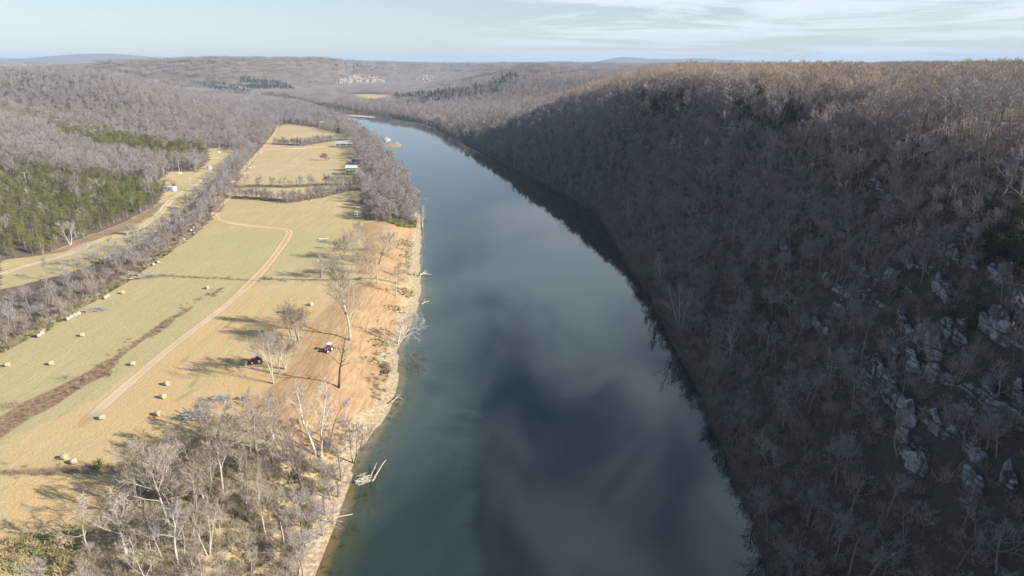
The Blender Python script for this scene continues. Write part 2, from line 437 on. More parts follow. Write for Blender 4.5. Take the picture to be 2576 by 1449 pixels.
GROVE0 = atp([(205,1449),(235,1340),(260,1300),(310,1240),(365,1180),(430,1112),(560,1108),(700,1128),(790,1152),(868,1190),(815,1280),(735,1449)]) + [(-38, 60), (-75, 60)]
def axis_lines(fine0, fine1, step, far0, far1, growth):
    L = list(np.arange(fine0, fine1 + .01, step)); s = step
    while L[-1] < far1: s *= growth; L.append(L[-1] + s)
    s = step; M = []
    p = fine0
    while p > far0: s *= growth; p -= s; M.append(p)
    return np.array(M[::-1] + L)
def build_ground():
    xs = axis_lines(-215, 175, 2.0, -16000, 16000, 1.035)
    ys = axis_lines(60, 470, 2.2, -500, 19000, 1.018)
    X, Y = np.meshgrid(xs, ys); Z = fz(X, Y)
    rightbank = (sdist(X, Y, VALLEY) > 0)
    Z = Z + np.where(rightbank & (np.hypot(X, Y) < 1500), 1.6 * (fbm(X * .09, Y * .09, 3, 77) - .5), 0)
    Z = Z - np.maximum(np.hypot(X, Y) - 3500, 0) ** 2 / 1.4e7 * .35
    V = np.stack([X, Y, Z], -1).reshape(-1, 3)
    ny, nx = X.shape; i = np.arange(ny * nx).reshape(ny, nx)
    Fc = np.stack([i[:-1, :-1], i[:-1, 1:], i[1:, 1:], i[1:, :-1]], -1).reshape(-1, 4)
    me = np_mesh('ground', V, Fc, ['ground']); shade(me)
    x, y = V[:, 0], V[:, 1]
    a = np.zeros((len(V), 3)); b = np.zeros((len(V), 3))
    dr = sdist(x, y, RIVER); left = x < -10 - np.where(y > 480, (y - 480) * .28, 0)
    fld = inside(x, y, FIELD) | inside(x, y, STRIP) | inside(x, y, FARF1) | inside(x, y, FARF2) | inside(x, y, HOLF)
    far = np.hypot(x, y) > 5000
    a[:, 2] = np.where(fld | ((dr < 0) & left), 0, 1)
    a[:, 2] *= np.where(inside(x, y, GROVE0), .3, 1)
    a[:, 0] = np.maximum(1 - np.clip(np.minimum(sdist(x, y, DIRT1), sdist(x, y, DIRT2)) / 6 + .5, 0, 1), 0)
    dj = dr + 8 * (fbm(x * .08, y * .08, 3, 40) - .5)
    a[:, 1] = np.where(left & (y < 420), np.where(dr < 0, 1.0, 1 - ss((dj - 3.0) / 5.5)), np.where(dr < 0, .15, 0.0))
    g = np.where((x < -85) & (y < 330), .78, .5) + .4 * (fbm(x * .01, y * .01, 3, 50) - .5)
    g = np.where(inside(x, y, STUB), -.6, g); g = np.where(inside(x, y, STRAW), .02, g); g = np.where(y > 470, g - .05, g)
    b[:, 0] = g
    wd = 1.2 + 6.5 * ss((225 - y) / 95)
    dd = dist_line(x, y, DITCH) + 5.0 * (fbm(x * .12, y * .12, 3, 60) - .5) * ss((260 - y) / 60)
    b[:, 1] = 1 - ss((dd - wd * .35) / (wd * .5))
    for H, w in ((HEDGE, 2.2), (HEDGE2, 2.5)):
        b[:, 1] = np.maximum(b[:, 1], .8 * (1 - ss((dist_line(x, y, H) - .4) / w)))
    b[:, 1] = np.maximum(b[:, 1], .62 * inside(x, y, SCRUB))
    for H in HLINE:
        a[:, 2] = np.maximum(a[:, 2], 1 - ss((dist_line(x, y, H) - 2) / 5))
    gx = np.gradient(Z, xs, axis=1); gy = np.gradient(Z, ys, axis=0)
    slope = np.hypot(gx, gy).ravel()
    b[:, 2] = ss((slope - 2.0) / .5) * (np.hypot(x, y) < 1500) * .9
    warm = np.where(inside(x, y, STUB), 1.0, np.where(inside(x, y, STRAW), .62, np.where(inside(x, y, FIELD) & (dr < 45), .45, 0)))
    color_attr(me, 'zone_c', np.stack([np.maximum(ss((slope - .4) / .35), (dr < 12)) * (~left) * (y < 1400), warm, warm], -1))  # red masks the painted shade on right-hand slopes and waterside, green the warm straw
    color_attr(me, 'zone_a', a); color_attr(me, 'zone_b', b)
    return struct(link(bpy.data.objects.new('ground', me)))
build_ground()

# ---------------------------------------------------------------- river
def water_material():
    k = NT('river_water', .02, .5)
    k.b.inputs['IOR'].default_value = 1.6
    s = k.chan('depth')
    P = k.pos()
    n = k.noise(P, .09, 5, .6)
    d = k.math('ADD', s[0], k.math('MULTIPLY', k.math('SUBTRACT', n, .5), .35))
    c = k.mix(k.step(d, .06, .2), (.17,.125,.055), (.05,.06,.03))
    c = k.mix(k.step(d, .15, .62), c, (.014,.028,.024))
    c = k.mix(k.step(d, .55, 1.1), c, (.007,.013,.016))
    weed = k.math('MULTIPLY', k.step(k.noise(P, .35, 4, .6, .4), .52, .66), k.step(d, .5, .15))
    c = k.mix(k.math('MULTIPLY', weed, .75), c, (.02,.025,.012))
    k.color(c)
    rip = k.noise(k.pos((1, .6, 1), .3), .9, 3, .5); swell = k.noise(P, .14, 2, .5)
    k.bump(k.math('ADD', k.math('MULTIPLY', rip, .5), k.math('MULTIPLY', swell, .35)), .05, .32)
    return k.m
water_material()
def resample(P, n):
    P = np.array([p[:2] for p in P]); s = np.concatenate([[0], np.cumsum(np.hypot(*np.diff(P, axis=0).T))])
    q = np.linspace(0, s[-1], n); return np.stack([np.interp(q, s, P[:, 0]), np.interp(q, s, P[:, 1])], -1)
def build_water():
    A = resample([(-31,-300),(-32,60)] + LB + [(-640,1800),(-1000,1860)], 420); B = resample([(46,-300),(46,60)] + RB + [(-600,1900),(-1000,1990)], 420)
    d = B - A; d /= np.hypot(d[:, 0], d[:, 1])[:, None]
    A = A - d * 7; B = B + d * 12
    t = np.linspace(0, 1, 40)[None, :, None]
    G = A[:, None, :] * (1 - t) + B[:, None, :] * t
    V = np.concatenate([G.reshape(-1, 2), np.zeros((420 * 40, 1))], 1)
    i = np.arange(420 * 40).reshape(420, 40)
    Fc = np.stack([i[:-1, :-1], i[:-1, 1:], i[1:, 1:], i[1:, :-1]], -1).reshape(-1, 4)
    me = np_mesh('river_water', V, Fc, ['river_water']); shade(me)
    dl = np.maximum(-sdist(V[:, 0], V[:, 1], RIVER), 0)
    dlb = dist_line(V[:, 0], V[:, 1], [(-31,-300),(-32,60)] + LB) * (dl > 0)
    dep = 1 - np.exp(-dlb / (13 - 7 * ss((V[:, 1] - 150) / 300)))
    color_attr(me, 'depth', np.stack([dep] * 3, -1))
    return struct(link(bpy.data.objects.new('river_water', me)))
build_water()

# ---------------------------------------------------------------- dirt roads, tracks, sandbars
def road_material(name, rut, mid, edge=.5):
    k = NT(name, .97, .05)
    s = k.chan('across'); P = k.pos(); n = k.noise(P, .6, 5, .65); n2 = k.noise(P, .06, 3)
    u = k.math('ABSOLUTE', k.math('SUBTRACT', s[0], .5))
    u = k.math('ADD', u, k.math('MULTIPLY', k.math('SUBTRACT', n, .5), .18))
    ruts = k.math('MULTIPLY', k.step(u, .10, .17), k.step(u, .46, .36))
    c = k.mix(ruts, mid, rut); c = k.mix(k.step(n2, .4, .7, 0, .6), c, tuple(q * 1.12 for q in rut))
    k.color(c); k.bump(n, .1, .5)
    al = k.step(k.math('ADD', u, k.math('MULTIPLY', k.math('SUBTRACT', k.noise(P, .9, 4, .7), .5), .3)), .5, .38)
    k.put(k.b.inputs['Alpha'], k.math('MULTIPLY', al, k.step(k.math('ADD', s[1], k.math('MULTIPLY', k.math('SUBTRACT', n, .5), .12)), 0.0, .16))); return k.m
road_material('road_red', (.60,.43,.27), (.45,.34,.205)); road_material('road_pale', (.58,.47,.33), (.46,.37,.235)); road_material('road_faint', (.56,.43,.29), (.50,.39,.245))
road_material('gravel_white', (.78,.74,.66), (.66,.60,.5)); road_material('ruts', (.475,.385,.205), (.42,.345,.18))
def ribbon(name, pix, width, mat, lift=.07, step=3.0):
    C = spline([at(*p) for p in pix], step); C = [Vector((p.x, p.y, 0)) for p in C]; V, a = [], []; K = 7
    for i, p in enumerate(C):
        t = (C[min(i + 1, len(C) - 1)] - C[max(i - 1, 0)]).normalized(); nn = Vector((-t.y, t.x, 0))
        w = width * (.85 + .3 * float(vnoise(i * .21, 3.3, 4)))
        for k in range(K):
            q = p + nn * (w * (k / (K - 1) - .5)); V.append((q.x, q.y)); a.append((k / (K - 1), min(1.0, (len(C) - 1 - i) / 22, 1.0) if name in ('farm_track', 'wheel_ruts') else 1.0))
    V = np.array(V); Z = fz(V[:, 0], V[:, 1]) + lift
    i = np.arange(len(V)).reshape(-1, K)
    Fc = np.stack([i[:-1, :-1], i[:-1, 1:], i[1:, 1:], i[1:, :-1]], -1).reshape(-1, 4)
    me = np_mesh(name, np.c_[V, Z], Fc, [mat]); shade(me); color_attr(me, 'across', np.c_[np.array(a), np.zeros(len(a))])
    return struct(link(bpy.data.objects.new(name, me)))
ribbon('dirt_road', [(700,314),(692,335),(668,365),(640,395),(605,435),(582,455),(574,478),(577,495),(560,511),(541,530),(545,548),(575,560),(640,570),(700,575),
                     (723,579),(727,590),(705,625),(672,668),(640,703),(612,730)], 4.4, 'road_red')
ribbon('farm_track', [(612,730),(560,775),(430,875),(330,960),(250,1030),(190,1085)], 3.4, 'road_faint')
ribbon('dirt_road', [(0,692),(70,668),(170,640),(250,605),(320,588),(390,548),(420,515),(440,495),(490,467),(528,436)], 4.6, 'road_pale')
ribbon('dirt_road', [(522,386),(545,397),(568,408)], 5.0, 'road_red')
ribbon('driveway', [(664,376),(740,374),(790,371),(848,368)], 4.0, 'gravel_white')
ribbon('gravel_pad', [(826,369),(862,368)], 9.0, 'gravel_white', .11)
ribbon('farm_track', [(598,450),(660,455),(760,453),(868,449)], 2.6, 'road_pale')
ribbon('farm_track', [(412,477),(450,476),(470,478)], 3.0, 'road_pale', .09)
for q in ([(690,745),(640,800),(560,880),(470,985)], [(735,742),(690,790),(640,850),(560,940)], [(640,745),(560,820),(450,920)], [(700,760),(640,768),(560,830)], [(560,1000),(500,1040),(380,1120)], [(800,745),(760,775),(720,800)], [(590,880),(520,960),(420,1020)]):
    ribbon('wheel_ruts', q, 1.7, 'ruts', .05)
def bar(name, pix, c, h):
    P = [flat(*p) for p in pix]; C = np.array(P).mean(0); mb = MB(); n = 72
    Q = resample(P + [P[0]], n + 1)[:-1]; mb.v.append((C[0], C[1], h))
    for s, z in ((.55, h * .9), (.85, h * .45), (1.0, .02), (1.12, -.5)):
        for i, q in enumerate(Q):
            j = 1 + .05 * math.sin(i * 1.7) ; p = C + (q - C) * s * j; mb.v.append((p[0], p[1], z))
    for i in range(n): mb.face((0, 1 + i, 1 + (i + 1) % n))
    for r in range(3):
        for i in range(n): a = 1 + r * n; mb.face((a + i, a + n + i, a + n + (i + 1) % n, a + (i + 1) % n))
    return struct(mb.build(name, c, smooth=True))
plain('river_sand', (.36,.27,.17), .95, .25, .12); plain('pale_gravel', (.5,.4,.32), .95, .3, .2)
bar('sandbar', [(968,366),(975,360),(990,359),(997,355),(1006,360),(1010,366),(1006,371),(985,370.5)], 'river_sand', .7)
bar('gravel_bar', [(862,288),(905,290),(945,294),(935,296),(890,293)], 'pale_gravel', .5)
bar('gravel_bar', [(958,348),(972,344),(985,352),(972,358)], 'pale_gravel', .9)

# ---------------------------------------------------------------- trees
GA = 2.39996
def wander(r, p, d, length, n, bend, up):
    pts = [p.copy()]; d = d.normalized()
    for i in range(n):
        d = (d + Vector((r.gauss(0, bend), r.gauss(0, bend), r.gauss(0, bend) + up))).normalized()
        p = p + d * (length / n); pts.append(p.copy())
    return pts
def along(pts, t):
    f = t * (len(pts) - 1); i = min(int(f), len(pts) - 2); a = pts[i].lerp(pts[i + 1], f - i)
    return a, (pts[i + 1] - pts[i]).normalized()
def tilt(r, d, ang, az):
    x = d.orthogonal().normalized(); x = Quaternion(d, az) @ x
    return Quaternion(d.cross(x).normalized(), 0) @ (d * math.cos(ang) + x * math.sin(ang))
def make_bare(seed, h=10.0, cr=3.4, first=.3, n1=9, n2=6, n3=5, n4=4, stems=1, lean=(0, 0), r0=None, spread=1.0, twig=.023, wob=.10, droop=0.0, sides=6):
    """bare winter tree: returns (trunk and limbs, crown of branches and twigs)"""
    r = random.Random(seed); T, C = MB(), MB(); r0 = r0 or h * .017
    for st in range(stems):
        az0 = r.uniform(0, 6.28) + st * 6.28 / max(stems, 1); sp = 0 if stems == 1 else .22
        d = Vector((math.cos(az0) * sp + lean[0], math.sin(az0) * sp + lean[1], 1))
        hh = h * (1 if st == 0 else r.uniform(.75, .97)); rr = r0 * (1 if stems == 1 else .7)
        base = Vector((math.cos(az0) * r0 * .8, math.sin(az0) * r0 * .8, -.35)) if stems > 1 else Vector((0, 0, -.35))
        tp = wander(r, base, d, hh * .93, 8, wob * .6, .05)
        T.tube(tp, [rr * (1.35 if i == 0 else 1.0 - .82 * i / 8) for i in range(9)], sides)
        m1 = n1 if stems == 1 else max(4, int(n1 * .65))
        for a in range(m1):
            t = first + (1 - first) * (a + r.random() * .6) / m1; t = min(t, .98)
            p, td = along(tp, t); ang = (1.05 - .55 * (t - first) / (1 - first)) * r.uniform(.75, 1.15) * spread
            L1 = cr * r.uniform(.8, 1.15) * (1.12 - .62 * max(0, (t - first) / (1 - first) - .3) / .7)
            d1 = tilt(r, td, ang, a * GA + r.gauss(0, .35)); q1 = wander(r, p, d1, L1, 5, wob, .09 - droop)
            rb = max(rr * (1 - .8 * t) * .55, twig * 1.6)
            T.tube(q1, [rb * (1 - .8 * i / 5) for i in range(6)], 4 if sides > 4 else 3, False)
            for b in range(n2):
                t2 = .28 + .72 * (b + r.random() * .7) / n2; t2 = min(t2, 1)
                p2, d2 = along(q1, t2); L2 = L1 * r.uniform(.34, .55) * (1.1 - .4 * t2)
                q2 = wander(r, p2, tilt(r, d2, r.uniform(.45, .95), r.uniform(0, 6.28)), L2, 3, wob * 1.2, .10 - droop)
                r2 = max(rb * (1 - .75 * t2) * .55, twig * 1.15)
                C.tube(q2, [r2, r2 * .8, r2 * .55, r2 * .35], 3, False)
                for c in range(n3):
                    t3 = min(1, .2 + .8 * (c + r.random()) / n3); p3, d3 = along(q2, t3); L3 = L2 * r.uniform(.4, .65)
                    q3 = wander(r, p3, tilt(r, d3, r.uniform(.4, .9), r.uniform(0, 6.28)), L3, 2, wob * 1.3, .08 - droop)
                    C.tube(q3, [twig, twig * .7, 0], 3, False)
                    for e in range(n4):
                        p4, d4 = along(q3, min(1, .25 + .75 * (e + r.random()) / n4))
                        q4 = p4 + tilt(r, d4, r.uniform(.35, .85), r.uniform(0, 6.28)) * L3 * r.uniform(.45, .8)
                        C.tube([p4, q4], [twig * .62, 0], 3, False)
    return T, C
def leafy(mb, r, p, size, n, flat_=.6):
    for _ in range(n):
        c = p + Vector((r.gauss(0, size), r.gauss(0, size), r.gauss(0, size * flat_)))
        s = size * r.uniform(.5, 1.0); a = Vector((r.gauss(0, 1), r.gauss(0, 1), r.gauss(0, .7))).normalized(); b = a.orthogonal().normalized()
        mb.poly([c - a * s * .5 - b * s * .28, c + a * s * .6, c - a * s * .35 + b * s * .32])
def make_cedar(seed, h=7.0, w=2.2, dens=1.0):
    r = random.Random(seed); T, C = MB(), MB()
    tp = wander(r, Vector((0, 0, -.3)), Vector((0, 0, 1)), h * .96, 6, .03, .05); T.tube(tp, [h * .018 * (1 - .85 * i / 6) for i in range(7)], 6)
    for i in range(int(46 * dens)):
        t = .08 + .9 * (i + r.random()) / (46 * dens); p, d = along(tp, min(t, 1)); L = w * (1 - t) ** .75 * r.uniform(.55, 1.1) + .15
        a = i * GA; q = p + Vector((math.cos(a) * L, math.sin(a) * L, L * r.uniform(.1, .5)))
        T.tube([p, q], [.03, .01], 3, False)
        for k in range(3): leafy(C, r, p.lerp(q, .35 + .32 * k), .26 + .12 * w * (1 - t), 9)
    return T, C
def make_pine(seed, h=9.0, w=2.3):
    r = random.Random(seed); T, C = MB(), MB()
    tp = wander(r, Vector((0, 0, -.3)), Vector((0, 0, 1)), h * .95, 6, .035, .05); T.tube(tp, [h * .017 * (1 - .8 * i / 6) for i in range(7)], 6)
    for i in range(34):
        t = .3 + .7 * (i + r.random()) / 34; p, d = along(tp, min(t, 1)); L = w * (1.05 - .8 * ((t - .3) / .7) ** 1.4) * r.uniform(.6, 1.1)
        a = i * GA + r.gauss(0, .3); q = p + Vector((math.cos(a) * L, math.sin(a) * L, L * r.uniform(.15, .6)))
        T.tube([p, q], [.04, .015], 3, False)
        for k in range(3): leafy(C, r, p.lerp(q, .5 + .27 * k), .34, 9, .55)
    return T, C
def make_brush(seed, h=1.6, w=1.5, n=40, twig=.018):
    r = random.Random(seed); C = MB()
    for i in range(n):
        a = r.uniform(0, 6.28); d = Vector((math.cos(a) * r.uniform(.1, .8), math.sin(a) * r.uniform(.1, .8), 1))
        p = Vector((r.gauss(0, w * .22), r.gauss(0, w * .22), -.1)); q = wander(r, p, d, h * r.uniform(.6, 1.1), 3, .15, .03)
        C.tube(q, [twig, twig * .8, twig * .6, 0], 3, False)
        for e in range(5):
            p4, d4 = along(q, r.uniform(.3, 1)); C.tube([p4, p4 + tilt(r, d4, r.uniform(.4, .9), r.uniform(0, 6.28)) * h * r.uniform(.2, .4)], [twig * .7, 0], 3, False)
    return C
def make_tuft(seed, h=.9, w=.8, n=46):
    r = random.Random(seed); C = MB()
    for i in range(n):
        a = r.uniform(0, 6.28); p = Vector((r.gauss(0, w * .4), r.gauss(0, w * .4), -.05)); L = h * r.uniform(.5, 1.1)
        d = Vector((math.cos(a) * .5, math.sin(a) * .5, 1)).normalized(); s = d.orthogonal().normalized() * .05
        m = p + d * L * .6; e = m + (d + Vector((math.cos(a), math.sin(a), -.2)) * .7).normalized() * L * .4
        C.poly([p - s, p + s, m + s * .7, m - s * .7]); C.poly([m - s * .7, m + s * .7, e])
    return C
def cluster(seed, n=22, size=26.0, h=10.5):
    """a patch of far wood: low-detail bare trees"""
    r = random.Random(seed); T = MB(); k = int(math.ceil(math.sqrt(n)))
    for i in range(n):
        x = ((i % k) + r.random()) / k * size - size / 2; y = ((i // k) + r.random()) / k * size - size / 2
        hh = h * r.uniform(.75, 1.15); b = Vector((x, y, 0)); top = b + Vector((r.gauss(0, .3), r.gauss(0, .3), hh * .9))
        T.cur = 0; T.tube([b - Vector((0, 0, 3)), top], [.16, .05], 3, False); T.cur = 1
        for j in range(11):
            t = .35 + .6 * j / 11; p = b.lerp(top, t); a = j * GA + r.random(); L = 2.9 * r.uniform(.7, 1.1) * (1.15 - .6 * t)
            e = p + Vector((math.cos(a) * L, math.sin(a) * L, L * r.uniform(.5, 1.1))); T.tube([p, e], [.09, .02], 3, False)
            for m in range(4):
                q = p.lerp(e, .3 + .2 * m); T.tube([q, q + Vector((r.gauss(0, .8), r.gauss(0, .8), r.uniform(.2, 1.3)))], [.07, 0], 3, False)
    return T

def merge(T, C):
    n = len(T.v); m = MB(); m.v = T.v + C.v; m.f = T.f + [tuple(i + n for i in f) for f in C.f]; m.mi = [0] * len(T.f) + [1] * len(C.f); return m
SPEC = [dict(cr=3.4, first=.32), dict(cr=3.0, first=.42, spread=.8), dict(cr=3.9, first=.25, spread=1.1), dict(cr=2.8, first=.2, stems=2), dict(cr=3.3, first=.36, stems=3, spread=.85),
        dict(cr=2.5, first=.5, spread=.75), dict(cr=3.7, first=.3, lean=(-.16, .03)), dict(cr=3.2, first=.38, wob=.16)]
HI = [make_bare(100 + i, **s) for i, s in enumerate(SPEC)]
HI_ME = [(t.mesh('trunk', 'bark'), c.mesh('crown', 'twig')) for t, c in HI]
TAN_ME = [(t.mesh('trunk', 'tan_bark'), c.mesh('crown', 'tan_twig')) for t, c in HI]   # paler box elders and maples of the river bottom
for a, b in HI_ME + TAN_ME: shade(a)
PINE = [make_pine(300 + i) for i in range(4)]
PINE_ME = [(t.mesh('trunk', 'bark'), c.mesh('crown', 'pine_leaf')) for t, c in PINE]
CEDAR = [make_cedar(400 + i, w=w) for i, w in enumerate((2.2, 1.8, 2.7))]
CEDAR_ME = [(t.mesh('trunk', 'dark_bark'), c.mesh('crown', 'cedar_leaf')) for t, c in CEDAR]

def proto_set(name, meshes):
    c = bpy.data.collections.new(name)
    for i, me in enumerate(meshes): c.objects.link(bpy.data.objects.new('%s_%02d' % (name, i), me))
    return c, len(meshes)
P_HI = proto_set('woods_near', [merge(*p).mesh('woods_near', ['bark', 'twig']) for p in HI])
P_MID = proto_set('woods_mid', [merge(*make_bare(200 + i, n1=8, n2=6, n3=4, n4=2, twig=.045, sides=4, **s)).mesh('woods_mid', ['bark', 'twig']) for i, s in enumerate(SPEC)])
P_SUNLIT = proto_set('woods_sunlit', [merge(*make_bare(250 + i, twig=.032, n4=3, **s)).mesh('woods_sunlit', ['bark', 'sunlit_twig']) for i, s in enumerate(SPEC)])  # ridge-top bare trees, their twigs coloured as if in stronger sun
P_FAR = proto_set('woods_far', [cluster(500 + i).mesh('woods_far', ['bark', 'twig']) for i in range(5)])
P_PINE = proto_set('pine_near', [merge(*p).mesh('pine_near', ['bark', 'pine_leaf']) for p in PINE])
P_CEDAR = proto_set('cedar_near', [merge(*p).mesh('cedar_near', ['dark_bark', 'cedar_leaf']) for p in CEDAR])
P_BRUSH = proto_set('brush_near', [make_brush(600 + i, h).mesh('brush_near', 'brush') for i, h in enumerate((1.5, 2.1, 1.1))])
P_GRASS = proto_set('grass_near', [make_tuft(640 + i).mesh('grass_near', m) for i, m in enumerate(('dry_grass', 'dry_grass', 'green_grass'))])
def scatter(name, protos, pts, idx, rot, scl, label, cat):
    """ONE stuff object: prototypes instanced on points"""
    pts = np.asarray(pts, np.float32).reshape(-1, 3)
    me = bpy.data.meshes.new(name); me.vertices.add(len(pts)); me.vertices.foreach_set('co', pts.ravel())
    a = me.attributes.new('pick', 'INT', 'POINT'); a.data.foreach_set('value', np.asarray(idx, np.int32))
    a = me.attributes.new('turn', 'FLOAT_VECTOR', 'POINT'); a.data.foreach_set('vector', np.asarray(rot, np.float32).ravel())
    a = me.attributes.new('size', 'FLOAT_VECTOR', 'POINT'); a.data.foreach_set('vector', np.asarray(scl, np.float32).ravel())
    o = link(bpy.data.objects.new(name, me)); o['kind'] = 'stuff'; o['label'] = label; o['category'] = cat
    g = bpy.data.node_groups.new(name, 'GeometryNodeTree')
    g.interface.new_socket('Geometry', in_out='INPUT', socket_type='NodeSocketGeometry'); g.interface.new_socket('Geometry', in_out='OUTPUT', socket_type='NodeSocketGeometry')
    N = g.nodes; gi, go = N.new('NodeGroupInput'), N.new('NodeGroupOutput')
    ci = N.new('GeometryNodeCollectionInfo'); ci.inputs['Collection'].default_value = protos[0]; ci.inputs['Separate Children'].default_value = True; ci.inputs['Reset Children'].default_value = True
    ip = N.new('GeometryNodeInstanceOnPoints'); ip.inputs['Pick Instance'].default_value = True
    def na(nm, ty):
        x = N.new('GeometryNodeInputNamedAttribute'); x.data_type = ty; x.inputs['Name'].default_value = nm
        return [s for s in x.outputs if s.enabled and s.name == 'Attribute'][0]
    L = g.links.new
    L(gi.outputs[0], ip.inputs['Points']); L(ci.outputs[0], ip.inputs['Instance']); L(na('pick', 'INT'), ip.inputs['Instance Index'])
    L(na('turn', 'FLOAT_VECTOR'), ip.inputs['Rotation']); L(na('size', 'FLOAT_VECTOR'), ip.inputs['Scale']); L(ip.outputs[0], go.inputs[0])
    o.modifiers.new('scatter', 'NODES').node_group = g
    return o
def spin(n, lean=.06):
    return np.stack([nr.normal(0, lean, n), nr.normal(0, lean, n), nr.uniform(0, 6.283, n)], -1)
def project(x, y, z):
    d = np.stack([x, y, z - CAM_Z], -1); dep = d @ np.array(FWD); dep = np.where(dep < 1, 1e-3, dep)
    return 1288 + F * x / dep, 724.5 - F * (d @ np.array(UP)) / dep, dep
def jitter(x0, x1, y0, y1, s):
    X, Y = np.meshgrid(np.arange(x0, x1, s), np.arange(y0, y1, s)); X, Y = X.ravel(), Y.ravel()
    return X + nr.uniform(-.48, .48, len(X)) * s, Y + nr.uniform(-.48, .48, len(X)) * s
def wooded(x, y):
    """where trees stand: everywhere but fields, clearings, roads and the river"""
    w = ~(inside(x, y, FIELD) | inside(x, y, STRIP) | inside(x, y, FARF1) | inside(x, y, FARF2) | inside(x, y, HOLF))
    w &= sdist(x, y, RIVER) > .3
    return w
def in_view(x, y, z, m=260):
    u, v, d = project(x, y, z); return (u > -m) & (u < 2576 + m) & (v < 1449 + 420) & (d > 20)
LEDGES = []      # filled with the rock outcrops (x0, y0, x1, y1) so that no tree stands on them
ROCKS_SMALL = [((2080 + (i * 97) % 470, 560 + (i * 173) % 660), 24 + (i * 31) % 50) for i in range(36)]
ROCKS_PX = [  # picture ends of each ledge, height, thickness
    ((2255,785),(2345,905),4.6,2.2),((2195,905),(2250,985),3.6,2.0),((2215,985),(2300,1075),4.0,2.0),((2330,925),(2576,1085),4.4,2.4),((2345,705),(2400,775),5.5,2.2),
    ((2060,690),(2150,760),3.0,1.8),((2130,655),(2190,700),3.0,1.8),((2310,830),(2345,800),3.0,1.5),((2480,690),(2576,720),4.5,2.2),((2440,790),(2576,890),3.6,2.0),
    ((2300,1030),(2420,1120),3.2,1.8),((2385,1080),(2490,1180),3.0,1.8),((2440,1150),(2500,1190),2.8,1.6),((2200,560),(2255,545),4.0,2.0),((2180,465),(2245,500),4.5,2.2),
    ((1685,365),(1735,395),7.0,2.5),((1800,335),(1880,335),4.5,2.0),((1950,590),(1985,650),4.0,2.0),((2490,1000),(2576,1060),3.0,1.8),((2410,1180),(2470,1250),3.0,1.6),((2040,800),(2080,840),2.4,1.5)]
for a, b, h, th in ROCKS_PX:
    A, B = at(*a), at(*b); LEDGES.append((A, B, h, th))
def on_ledge(x, y, m=3.0):
    r = np.zeros(np.shape(x), bool)
    for A, B, h, th in LEDGES: r |= dist_line(x, y, [(A.x - 2.5, A.y), (B.x - 2.5, B.y)]) < m
    return r

GROVE = atp([(205,1449),(235,1340),(260,1300),(310,1240),(365,1180),(430,1112),(560,1108),(700,1128),(790,1152),(868,1190),(815,1280),(735,1449)]) + [(-38, 60), (-75, 60)]
RIPAR = atp([(918,555),(905,470),(903,400),(885,345),(820,328),(800,322),(800,300),(860,296),(935,340),(985,400),(1035,480),(1055,560),(1058,572),(1000,566)])
PINEW = atp([(0,655),(120,640),(190,605),(310,560),(395,515),(412,480),(330,455),(150,440),(0,425),(-200,430),(-200,660)])
PBAND = atp([(105,312),(250,336),(400,366),(522,382),(526,412),(400,408),(260,388),(160,358)])
CEDAR_PX = [atp(p) for p in ([(1290,190),(1240,215),(1120,235),(1000,245),(985,255),(1100,262),(1200,235),(1290,210)], [(1600,245),(1700,255),(1760,290),(1690,330),(1600,290)], [(1850,250),(1950,250),(2050,300),(1990,350),(1840,330)],
            [(2440,560),(2576,560),(2576,700),(2450,680)], [(2350,790),(2440,760),(2520,900),(2420,930)], [(600,200),(720,210),(745,232),(640,232)], [(490,200),(580,215),(640,240),(560,235)])]
# --- candidate points of bare trees
cand = []
x, y = jitter(-760, 900, 62, 760, 4.1); z = fz(x, y)
k = in_view(x, y, z) & wooded(x, y) & ~on_ledge(x, y, 1.0) & (np.hypot(x, y) < 800)
dens = .80 + .35 * (fbm(x * .03, y * .03, 3, 91) - .5)
strip = (x < -90) & (sdist(x, y, VALLEY) < -4) & ~inside(x, y, RIPAR); lower = strip & (y < 300) & (x < -130)
dens = np.where(lower, .24 + .5 * (dist_line(x, y, FIELD, True) < 14), dens)
dens = np.where(inside(x, y, PINEW), .06, dens); dens = np.where(inside(x, y, PBAND), .04, dens)
dens = np.where(inside(x, y, GROVE), .4, dens); dens = np.where(strip, dens * .85, dens)
dens = np.where((x > 60) & (sdist(x, y, VALLEY) > 80), .42, dens)
for P in CEDAR_PX: dens = np.where(inside(x, y, P), .45, dens)
# hedge lines across the fields
for H, w, q in zip(HLINE, (7, 4, 9, 8), (1, .8, 1, 1)):
    hx, hy = [], []
    for i in range(len(H) - 1):
        L = math.dist(H[i][:2], H[i + 1][:2]); n = int(L * w / 5)
        for _ in range(n):
            t = rng.random(); hx.append(H[i][0] + (H[i + 1][0] - H[i][0]) * t + rng.gauss(0, 1)); hy.append(H[i][1] + (H[i + 1][1] - H[i][1]) * t + rng.uniform(-w, w) * .5)
    x = np.r_[x, hx]; y = np.r_[y, hy]; k = np.r_[k, np.ones(len(hx), bool)]; dens = np.r_[dens, np.full(len(hx), q)]
for hp, hr in (((884,441),8.5), ((890,452),7), ((895,413),9), ((893,424),7), ((867,371),12), ((860,378),9), ((813,320),10), ((813,328),9), ((815,336),9), ((422,482),9), ((921,446),5), ((899,542),5), ((899,552),4)):
    hq = at(*hp); k &= np.hypot(x - hq.x, y - hq.y) > hr
k &= nr.uniform(0, 1, len(x)) < dens
x, y = x[k], y[k]; z = fz(x, y)
h = 10.5 * nr.uniform(.6, 1.3, len(x)) * (.8 + .4 * fbm(x * .025, y * .025, 2, 17))
strip = (x < -90) & (sdist(x, y, VALLEY) < -4) & ~inside(x, y, RIPAR) & ~inside(x, y, GROVE)
h = np.where(strip, h * .72, h); h = np.where(inside(x, y, RIPAR), h * 1.08, h)
